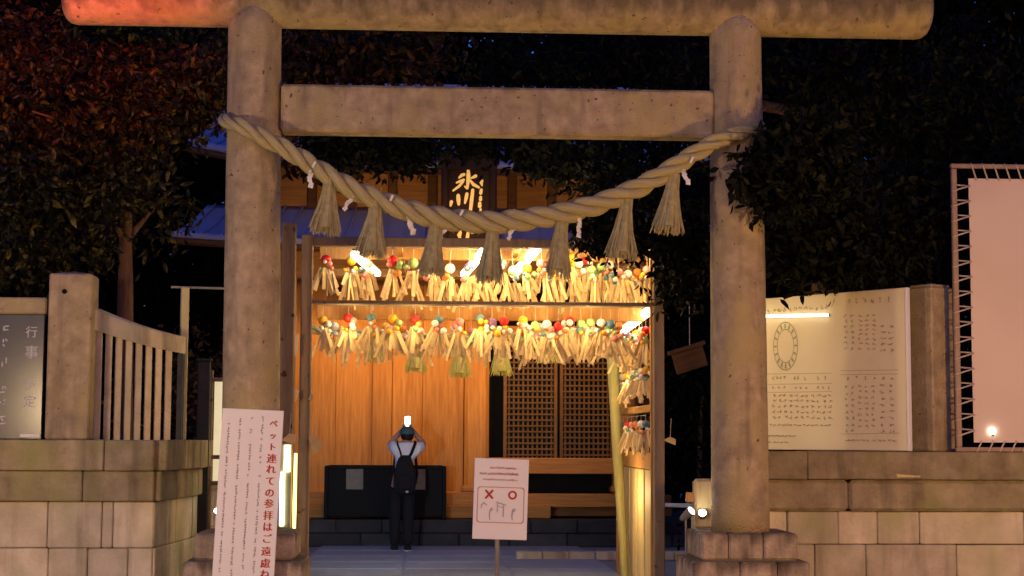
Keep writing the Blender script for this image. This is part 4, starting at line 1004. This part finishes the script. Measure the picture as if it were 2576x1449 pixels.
# wooden tags strung outside the posts
def wtag(px, py, Y, w_, h_, rot, label):
    mb = MB(); q = [(-w_ / 2, -h_ / 2), (w_ / 2, -h_ * .4), (w_ * .35, h_ / 2), (-w_ * .1, h_ * .45)]
    mb.add([(x, d, z) for d in (-.004, .004) for x, z in q], [(0, 1, 2, 3), (7, 6, 5, 4), (0, 4, 5, 1), (1, 5, 6, 2), (2, 6, 7, 3), (3, 7, 4, 0)])
    o = mb.obj('tag_board', 'wood_strip'); p = P(px, py, Y); root = thing('wood_tag', tuple(p), label, 'wood tag')
    o.location = p; o.rotation_euler = (0, rot, .3); adopt(o, root)
    MB().tube([p + Vector((0, 0, h_ * .4)), p + Vector((.01, 0, h_ * .4 + .18))], .003, 4).obj('cord', 'cord', root)
wtag(742, 868, 1.35, .075, .22, .1, 'long wooden tag strung at the height of the lower charms, outside the spotted post')
wtag(733, 990, 1.35, .15, .12, .5, 'triangular wooden tag strung outside the spotted post above the light box')
wtag(782, 998, 1.35, .05, .06, 0, 'tiny wooden tag just inside the spotted post')
wtag(790, 1116, 1.35, .13, .17, -.6, 'leaning triangular wooden tag just inside the spotted post, low down')
wtag(728, 1102, .74, .13, .09, .3, 'flat wooden tag over the top of the white light box')
wtag(1686, 1107, 1.6, .14, .06, .4, 'bright wooden tag sticking out past the right post of the arch')
st = MB().tube([P(745, 700, 1.36), P(742, 900, 1.36), P(740, 1100, 1.36)], [.006, .008, .006], 6).obj('hanging_cord', 'wood_fresh', None, True)
tag(st, 'thin hanging cord with wooden tags beside the spotted post', 'cord')

# inner rope with bright tassels
ir = thing('inner_rope', tuple(P(1150, 850, 4.0)), 'thinner yellow straw rope with broad tassels hung inside the arch', 'rope')
ip = smooth_path([P(q, 828 + 22 * (1 - ((q - 1160) / 380) ** 2), 3.9) for q in range(780, 1560, 60)], 90)
rope(ir, ip, lambda t: .05, .4, 'straw', n=7)
for k, (tx, ty, by, wb) in enumerate([(945, 835, 908, 60), (1047, 845, 935, 60), (1157, 848, 948, 60), (1262, 846, 943, 58), (1376, 842, 912, 62)]):
    a = P(tx, ty, 3.85); b = P(tx, by, 3.85)
    t = put('tassel', tassel_mesh('tassel', 'straw_bright', a.z - b.z, .11, wb / 232, 120, 30 + k)); t.location = a; adopt(t, ir)

# tilted dark ema board at the right, deep in the grounds
em = thing('votive_board', tuple(P(1735, 900, 6)), 'dim tilted wooden votive board hanging in the dark right of the arch', 'board')
o = MB().box((0, 0, 0), (.42, .03, .26), None, .006).obj('panel', 'wood_dark'); o.location = P(1735, 905, 6); o.rotation_euler = (0, -.3, .2); adopt(o, em)
o = MB().box((0, -.01, .15), (.50, .06, .05), None, .006).obj('top_strip', 'wood_dark'); o.location = P(1735, 905, 6); o.rotation_euler = (0, -.3, .2); adopt(o, em)
MB().tube([P(1735, 905, 6) + Vector((0, 0, .1)), P(1735, 905, 6) + Vector((0, 0, 1.6))], .006, 4).obj('cord', 'cord', em)

# ================================================================ PERSON
pbase = P(1010, 1384, 8.2); pbase.z = 0
def skin(name, J, E, Rr, m, parent, sub=2, root=0):
    me = bpy.data.meshes.new(name); me.from_pydata([tuple(pbase + Vector(j)) for j in J], E, [])
    o = bpy.data.objects.new(name, me); col.objects.link(o)
    md = o.modifiers.new('skin', 'SKIN'); md.use_smooth_shade = True
    for i, r in enumerate(Rr):
        sv = me.skin_vertices[0].data[i]; sv.radius = (r, r) if not hasattr(r, '__len__') else r; sv.use_root = (i == root)
    s2 = o.modifiers.new('sub', 'SUBSURF'); s2.levels = sub; s2.render_levels = sub
    dg = bpy.context.evaluated_depsgraph_get(); nm = bpy.data.meshes.new_from_object(o.evaluated_get(dg))
    bpy.data.objects.remove(o); nm.materials.clear(); nm.materials.append(MATS[m]); nm.name = name
    nm.polygons.foreach_set('use_smooth', [True] * len(nm.polygons))
    return put(name, nm, parent)
per = thing('person', tuple(pbase), 'person in white T-shirt, black trousers and green cap raising a phone to photograph', 'person')
J = [(0.0, 0, .93), (.015, 0, 1.10), (.035, 0, 1.28), (.05, .01, 1.40), (.055, .02, 1.47), (.06, .045, 1.55), (.06, .05, 1.61),
     (-.12, .0, 1.385), (-.175, .14, 1.43), (-.06, .27, 1.56), (.015, .33, 1.655),
     (.22, .0, 1.385), (.285, .14, 1.425), (.17, .27, 1.56), (.10, .33, 1.655),
     (-.085, 0, .88), (-.095, .02, .48), (-.095, -.01, .09), (-.10, .13, .035),
     (.085, 0, .88), (.085, .02, .48), (.08, -.01, .09), (.085, .13, .035)]
E_ = [(0, 1), (1, 2), (2, 3), (3, 4), (4, 5), (5, 6), (3, 7), (7, 8), (8, 9), (9, 10), (3, 11), (11, 12), (12, 13), (13, 14), (0, 15), (15, 16), (16, 17), (17, 18), (0, 19), (19, 20), (20, 21), (21, 22)]
Rr = [.12, .115, .13, .09, .052, .085, .07, .058, .044, .036, .028, .058, .044, .036, .028, .085, .058, .04, .032, .085, .058, .04, .032]
body = skin('body', J, E_, Rr, 'skin', per)
hd = MB()
for sx_, hx in ((-1, .015), (1, .10)):      # fingers wrapped round the phone
    c = pbase + Vector((hx, .335, 1.665))
    for f in range(4):
        z = -.028 + .019 * f + .0; l = (.030, .036, .034, .028)[f]
        hd.tube([c + Vector((0, 0, z)), c + Vector((-sx_ * .006, .022, z + .004)), c + Vector((-sx_ * l, .026, z + .006))], [.010, .009, .007], 6)
    hd.tube([c + Vector((0, -.006, -.01)), c + Vector((-sx_ * .012, -.022, .008)), c + Vector((-sx_ * .018, -.022, .030))], [.011, .010, .008], 6)
    hd.tube([c + Vector((sx_ * -.004, -.004, -.04)), c + Vector((0, .004, .0)), c + Vector((0, .006, .035))], [.022, .027, .018], 8)
hdo = hd.obj('hand', 'skin', per, True)
for sx_ in (-1, 1): MB().ball(pbase + Vector((.06 + sx_ * .083, .05, 1.555)), .022, 8, 6, (.5, .8, 1.3)).obj('ear', 'skin', per, True)
sh = skin('shirt', [(0.0, 0, .90), (.015, 0, 1.08), (.03, 0, 1.26), (.05, .005, 1.385), (.052, .015, 1.425), (-.115, .0, 1.385), (-.17, .115, 1.42), (.215, .0, 1.385), (.28, .115, 1.415)],
     [(0, 1), (1, 2), (2, 3), (3, 4), (3, 5), (5, 6), (3, 7), (7, 8)], [(.165, .13), (.16, .125), (.17, .13), (.125, .10), .07, .088, .075, .088, .075], 'shirt', per)
tr = skin('trousers', [(0.0, 0, .93), (-.08, 0, .84), (-.095, .015, .48), (-.095, -.01, .07), (.08, 0, .84), (.085, .015, .48), (.08, -.01, .07)],
     [(0, 1), (1, 2), (2, 3), (0, 4), (4, 5), (5, 6)], [.15, .105, .083, .068, .105, .083, .068], 'cloth_black', per)
MB().ball(pbase + Vector((.06, .045, 1.555)), .098, 14, 10, (.92, 1.05, 1.05)).obj('hair', 'hair', per, True)
cp = MB(); c = pbase + Vector((.06, .05, 1.575)); vs = [c + Vector((0, .0, .10))]
for i in range(1, 6):
    th = math.pi / 2 * i / 5
    for k in range(18): ph__ = 2 * math.pi * k / 18; vs.append(c + Vector((.104 * math.sin(th) * math.cos(ph__), .118 * math.sin(th) * math.sin(ph__), .10 * math.cos(th) + (0 if i < 5 else -.01))))
fs = [(0, 1 + k, 1 + (k + 1) % 18) for k in range(18)] + [(1 + i * 18 + k, 1 + (i + 1) * 18 + k, 1 + (i + 1) * 18 + (k + 1) % 18, 1 + i * 18 + (k + 1) % 18) for i in range(4) for k in range(18)]
cp.add(vs, fs); cap = cp.obj('cap', 'cap_green', per, True)
MB().box(c + Vector((0, .165, .0)), (.16, .11, .012), None, .005).obj('brim', 'cap_green', cap)
for sx_ in (-.095, .08):
    shoe = MB().tube([pbase + Vector((sx_, -.075, .045)), pbase + Vector((sx_, -.03, .055)), pbase + Vector((sx_, .07, .05)), pbase + Vector((sx_, .17, .035))], [.035, .052, .050, .030], 10).obj('shoe', 'cloth_black', per, True)
    MB().box(pbase + Vector((sx_, .05, .016)), (.10, .27, .024), None, .008).obj('sole', 'sole', shoe)
bk = thing('backpack', tuple(pbase + Vector((.035, -.2, .78))), 'black backpack worn by the person in the white shirt', 'backpack')
mb = MB(); c = pbase + Vector((.035, -.20, 1.03))
vsb = []; nu, nv = 18, 14
for i in range(nv + 1):
    t = i / nv; z = -.255 + .51 * t; wq = (.128 + .02 * math.sin(math.pi * (1 - t) * .8) - .055 * max(0, t - .55) / .45) * (1 - max(0, (abs(t - .5) - .42)) * 4.5); dq = .095 * (1 - .45 * t) * (1 - max(0, (abs(t - .5) - .42)) * 5)
    for k in range(nu):
        a_ = 2 * math.pi * k / nu; ca, sa = math.cos(a_), math.sin(a_)
        vsb.append(c + Vector((wq * math.copysign(abs(ca) ** .6, ca), dq * math.copysign(abs(sa) ** .7, sa), z)))
fs = [tuple(range(nv * nu, nv * nu + nu)), tuple(reversed(range(nu)))] + [(i * nu + k, i * nu + (k + 1) % nu, (i + 1) * nu + (k + 1) % nu, (i + 1) * nu + k) for i in range(nv) for k in range(nu)]
mb.add(vsb, fs).obj('main_bag', 'cloth_black', bk, True)
MB().box(c + Vector((0, -.088, -.10)), (.19, .06, .22), None, .03).obj('front_pocket', 'cloth_black', bk)
for sx_ in (-1, 1):
    s_pts = [c + Vector((sx_ * .05, .05, .22)), c + Vector((sx_ * .075 + .015, .055, .29)), c + Vector((sx_ * .115 + .015, .09, .40)), c + Vector((sx_ * .12 + .015, .20, .43)), c + Vector((sx_ * .13, .34, .30)), c + Vector((sx_ * .16, .30, .0)), c + Vector((sx_ * .12, .08, -.18))]
    MB().tube(smooth_path(s_pts, 24), .020, 8, flat=.6).obj('strap', 'cloth_black', bk, True)
MB().ball(c + Vector((.035, -.12, -.225)), .016, 8, 6, (1.4, .5, 1)).obj('reflector', 'sole', bk, True)
pn = thing('phone', tuple(pbase + Vector((.06, .345, 1.66))), 'phone with a bright screen held up above the green cap', 'phone')
pc_ = pbase + Vector((.06, .345, 1.735)); MB().box(pc_, (.078, .010, .155), None, .004).obj('case', 'metal_dark', pn)
MB().box(pc_ + Vector((0, -.0065, 0)), (.068, .003, .140)).obj('screen', 'screen', pn)

# ================================================================ TREES
def leaves(name, blobs, size, m, parent, seed, elong=2.5, cut=1.0, far=False):
    r = np.random.default_rng(seed); V_ = []; F_ = []; off = 0
    for c, rad, n in blobs:
        # several tufts inside each blob, leaves around the tufts
        n = int(n * cut); nt_ = max(6, n // 20); d = r.normal(size=(nt_, 3)); d /= np.linalg.norm(d, axis=1)[:, None]
        tc = np.array(c) + d * (r.random(nt_) ** .45)[:, None] * np.array(rad)
        idx = r.integers(0, nt_, n); p = tc[idx] + r.normal(size=(n, 3)) * size * 1.0
        ax = r.normal(size=(n, 3)); ax[:, 2] -= .5; ax /= np.linalg.norm(ax, axis=1)[:, None]
        q = r.normal(size=(n, 3)); b_ = np.cross(ax, q); b_ /= np.linalg.norm(b_, axis=1)[:, None]
        nn = np.cross(ax, b_)
        s = (size * r.uniform(.6, 1.3, n))[:, None]
        wd_ = s / elong * .5; K = 4 if far else 6
        if far: vv = [p, p + ax * s * .5 + b_ * wd_, p + ax * s, p + ax * s * .5 - b_ * wd_]
        else: vv = [p, p + ax * s * .30 + b_ * wd_ * .95 + nn * s * .06, p + ax * s * .68 + b_ * wd_ * .75 + nn * s * .05, p + ax * s - nn * s * .05, p + ax * s * .68 - b_ * wd_ * .75 + nn * s * .05, p + ax * s * .30 - b_ * wd_ * .95 + nn * s * .06]
        V_.append(np.stack(vv, 1).reshape(-1, 3)); F_.append(np.arange(K * n).reshape(-1, K) + off); off += K * n
    V_ = np.concatenate(V_); F_ = np.concatenate(F_)
    me = bpy.data.meshes.new(name); me.vertices.add(len(V_)); me.vertices.foreach_set('co', V_.astype(np.float32).ravel())
    K = F_.shape[1]; me.loops.add(len(F_) * K); me.loops.foreach_set('vertex_index', F_.astype(np.int32).ravel())
    me.polygons.add(len(F_)); me.polygons.foreach_set('loop_start', np.arange(len(F_), dtype=np.int32) * K)
    me.update(calc_edges=True); me.validate(); me.materials.append(MATS[m])
    o = put(name, me, parent); return o
def blob(px, py, Y, rpx, rpy, ry, n):
    c = P(px, py, Y); s = (Y + 14) / 4136; return (tuple(c), (rpx * s, ry, rpy * s), n)
def trunk(parent, pts, r0, r1, limbs=(), m='bark'):
    pts = smooth_path(pts, 14); tr_ = MB(); tr_.tube(pts, [r0 + (r1 - r0) * i / 14 for i in range(15)], 10)
    for a, b, r in limbs: tr_.tube(smooth_path([a, (Vector(a) + Vector(b)) / 2 + Vector((.05, .05, .12)), b], 8), [r * (1 - .08 * i) for i in range(9)], 7)
    tr_.obj('trunk', m, parent, True)
# left tree, leaves catching the street light
t = thing('leafy_tree', (X(316, 3), 3.0, 0), 'leafy tree with a thin reddish trunk behind the slatted stone fence', 'tree')
tb_ = Vector((X(316, 3), 3.0, 0)); tt = P(322, 430, 3); th_ = P(316, 610, 3)
trunk(t, [tb_, P(315, 800, 3), th_, tt], .10, .05, [(th_, P(160, 470, 2.6), .04), (th_, P(440, 470, 3.2), .035), (tt, P(240, 250, 3), .03), (tt, P(420, 200, 3.2), .03), (tt, P(80, 280, 2.6), .03)])
leaves('crown', [blob(60, 520, 2.6, 150, 130, .7, 1500), blob(210, 470, 2.5, 130, 110, .6, 1200), blob(330, 420, 2.8, 120, 110, .6, 1200), blob(60, 330, 3.0, 140, 140, .8, 1300), blob(230, 260, 3.0, 150, 120, .8, 1300),
                 blob(400, 250, 3.0, 130, 110, .7, 1200), blob(80, 130, 3.4, 160, 120, .8, 1300), blob(280, 110, 3.4, 160, 110, .8, 1300), blob(460, 170, 3.4, 110, 90, .6, 700), blob(60, 650, 3.0, 120, 60, .6, 700), blob(250, 620, 3.2, 110, 60, .5, 420),
                 blob(400, 520, 3.4, 70, 80, .5, 380), blob(440, 330, 3.2, 60, 60, .4, 260), blob(520, 240, 3.2, 55, 60, .4, 380)], .125, 'leaf_olive', t, 1, cut=.72)
# tree behind the left half of the gate, seen between the beams
t = thing('brown_leaf_tree', (X(640, 6), 6.0, 0), 'brown-leaved tree filling the gap between torii beams beside the left pillar', 'tree')
trunk(t, [(X(560, 6.6), 6.6, 0), P(640, 700, 6.6), P(690, 400, 6.3), P(760, 150, 6)], .16, .07, [(P(690, 400, 6.3), P(860, 190, 6), .05), (P(690, 300, 6.2), P(1000, 120, 6), .05)])
leaves('crown', [blob(790, 170, 5.6, 130, 90, .8, 1500), blob(930, 130, 5.8, 150, 90, .8, 1500), blob(1060, 120, 6.0, 120, 80, .8, 900), blob(600, 150, 6.0, 130, 110, .8, 1200), blob(560, 230, 5.6, 60, 50, .4, 400), blob(800, 380, 6.5, 110, 45, .6, 700)], .150, 'leaf_brown', t, 2, cut=.7)
# big dark tree on the right with a bough reaching over the approach
t = thing('dark_tree', (X(2060, 3.2), 3.2, 0), 'large dark evergreen tree behind the right pillar, its bough crossing in front of the pillar', 'tree')
trunk(t, [(X(2080, 3.4), 3.4, 0), P(2080, 900, 3.4), P(2090, 500, 3.4), P(2110, 100, 3.4)], .22, .12,
      [(P(2090, 500, 3.4), P(1940, 400, 0.3), .06), (P(2090, 560, 3.4), P(1600, 560, 2.2), .07), (P(2090, 400, 3.4), P(2400, 300, 3), .07), (P(2100, 300, 3.4), P(1500, 250, 4), .08), (P(2090, 600, 3.4), P(2300, 620, 2.4), .05)])
leaves('crown', [blob(2040, 400, -.35, 90, 95, .3, 2200), blob(1968, 425, -.42, 48, 62, .12, 1500), blob(1900, 452, -.42, 34, 12, .06, 170), blob(1950, 480, -.35, 40, 40, .1, 400), blob(1985, 580, .5, 55, 90, .3, 800), blob(2100, 560, .8, 150, 150, .5, 2200), blob(2260, 560, 1.6, 150, 160, .6, 2000), blob(2060, 640, 1.0, 130, 60, .4, 1500), blob(2230, 625, 1.2, 120, 60, .4, 1200),
                 blob(2350, 600, 2.2, 110, 130, .7, 1300), blob(2200, 280, 2.6, 220, 180, 1.0, 2200), blob(2450, 250, 3.0, 180, 220, 1.0, 1800), blob(2050, 160, 3.0, 160, 130, 1.0, 1500),
                 blob(1550, 588, 1.0, 115, 32, .25, 800), blob(1725, 615, 1.0, 70, 62, .3, 900), blob(1720, 715, 1.2, 70, 28, .3, 320), blob(1640, 500, 2.0, 160, 110, .6, 1500), blob(1500, 400, 3.0, 160, 90, .7, 1300), blob(1700, 330, 3.2, 170, 130, .8, 1500), blob(1480, 560, 2.4, 50, 40, .3, 250),
                 blob(1360, 378, 4.4, 80, 34, .4, 1500), blob(1190, 350, 4.4, 120, 18, .3, 900), blob(1000, 372, 4.6, 90, 32, .4, 1500), blob(860, 372, 4.8, 100, 32, .4, 1400), blob(1350, 190, 4.6, 200, 110, .8, 1600), blob(1620, 160, 4.4, 180, 110, .8, 1500)], .105, 'leaf_dark', t, 3, cut=1.3)
# background wood
bgs = [(-150, 15, 4.6, 'left of the slate board'), (250, 17, 5.0, 'behind the leafy tree'), (700, 20, 5.5, 'behind the left part of the shrine roof'), (1150, 22, 6.0, 'behind the middle of the shrine roof'), (1600, 19, 5.4, 'behind the right end of the shrine hall'), (1900, 14.5, 4.4, 'in the dark gap beside the right pillar'), (2300, 16, 5.2, 'behind the cream notice board'), (2700, 15, 5.0, 'behind the laced banner')]
for k, (px, Y, rad, wh) in enumerate(bgs):
    x = X(px, Y); t = thing('background_tree', (x, Y, 0), f'tall dense dark tree {wh}', 'tree', 'dark trees behind the shrine')
    trunk(t, [(x, Y, 0), (x + .1, Y, 3), (x, Y, 7)], .3, .15)
    leaves('crown', [((x, Y, 7.0), (rad * .75, 1.8, 7.2), 15000), ((x - 1.2, Y + .6, 2.2), (rad * .5, 1.2, 2.3), 2200), ((x + 1.2, Y + .6, 2.2), (rad * .5, 1.2, 2.3), 2200)], .34, 'leaf_far', t, 40 + k, 1.7, far=True)
# shrubs in the grounds
for k, (px, Y, h_, lab) in enumerate([(1760, 8.2, 3.2, 'dark bush to the right of the shrine hall steps'), (520, 5.5, 2.7, 'brownish bush behind the dark post and lit panel'), (400, 6.2, 2.4, 'brownish bush behind the slatted stone fence')]):
    x = X(px, Y); t = thing('bush', (x, Y, 0), lab, 'bush')
    trunk(t, [(x, Y, 0), (x, Y, h_ * .4), (x + .05, Y, h_ * .7)], .05, .02)
    leaves('crown', [((x, Y, h_ * .55), (.75, .6, h_ * .5), 2600)], .10, 'leaf_dark' if k == 0 else 'leaf_brown', t, 60 + k)

# ================================================================ ACROSS THE STREET: UNSEEN LIGHTS ADDED, SHOP WINDOWS AND RED LAMP
shp = thing('added_shop_building', (1.5, -21.5, 0), 'low shop building with lit windows across the street', 'building')  # unseen building added to carry the glowing windows
SY = -21.0
MB().box((1.5, SY - 2.2, 2.4), (19, 4.0, 4.8)).obj('wall', 'mortar', shp)
def win(x0, x1, z0, z1, m):
    pn_ = MB().box(((x0 + x1) / 2, SY - .17, (z0 + z1) / 2), (x1 - x0, .02, z1 - z0)).obj('fill_window', m, shp)
    for xx in np.linspace(x0, x1, 5): MB().box((xx, SY - .14, (z0 + z1) / 2), (.06, .05, z1 - z0 + .06)).obj('frame', 'metal_dark', pn_)
    for zz in (z0, z1): MB().box(((x0 + x1) / 2, SY - .125, zz), (x1 - x0, .05, .06)).obj('frame', 'metal_dark', pn_)
win(-6.5, -2.0, .3, 2.7, 'shop_fill_pale'); win(1.6, 8.5, .3, 2.7, 'shop_fill_warm')  # glowing windows added out of view as warm light from the street
SGY = -7.0
mx_ = P(-420, 1105, SGY).x; sp = P(120, -190, SGY); sz_ = sp.z
sg = thing('added_red_lamp', (mx_, SGY, 0), 'red signal lamp on a mast arm over the pavement, facing the torii', 'signal')  # unseen lamp added for the red glow
MB().tube([(mx_, SGY, 0), (mx_, SGY, sz_ + .35)], [.09, .07], 12).obj('added_mast', 'metal_grey', sg, True)
MB().tube([(mx_, SGY, sz_ + .2), (sp.x, SGY, sz_ + .2)], .035, 8).obj('arm', 'metal_grey', sg, True)
MB().box((sp.x, SGY, sz_ + .02), (.30, .18, .30), None, .03).obj('housing', 'metal_grey', sg)
MB().tube([(sp.x, SGY + .10, sz_ + .02), (sp.x, SGY + .12, sz_ + .02)], .11, 20).obj('lens', 'lamp_red', sg)
l = bpy.data.lights.new('red_fill', 'SPOT'); l.energy = 1350; l.color = (1, .03, .010); l.spot_size = R(25); l.spot_blend = 1.0; l.shadow_soft_size = .10  # unseen red beam added to colour the beam end and leaves
src = Vector((sp.x, SGY + .17, sz_ + .02))
o = bpy.data.objects.new('beam', l); col.objects.link(o); o.location = src; o.rotation_euler = (P(190, -40, .5) - src).to_track_quat('-Z', 'Y').to_euler(); adopt(o, sg)
# unseen fill lamps added on the pavement to brighten walls and pillars
for x, Y, e, c, lab in ((-4.2, -5.0, 270, (1, .68, .36), 'low street lamp with a pale globe on the pavement before the mossy wall'), (5.4, -4.6, 290, (1, .53, .14), 'low street lamp with an amber globe on the pavement before the straight wall')):  # both lamps are added as unseen fill
    t = thing('fill_lamp', (x, Y, 0), lab, 'street lamp')
    MB().tube([(x, Y, 0.004), (x, Y, .12), (x, Y, .13), (x, Y, 1.35)], [.11, .10, .05, .04], 14).obj('post', 'metal_dark', t, True)
    MB().tube([(x, Y, 1.35), (x, Y, 1.42)], [.09, .11], 14).obj('collar', 'metal_dark', t, True)
    MB().ball((x, Y, 1.60), .17, 18, 12).obj('globe', 'globe_pale' if x < 0 else 'globe_amber', t, True)
    l = bpy.data.lights.new('fill_lamp', 'POINT'); l.energy = e; l.color = c; l.shadow_soft_size = .18
    o = bpy.data.objects.new('glow', l); col.objects.link(o); o.location = (x, Y + .0, 1.60 + .21); adopt(o, t)
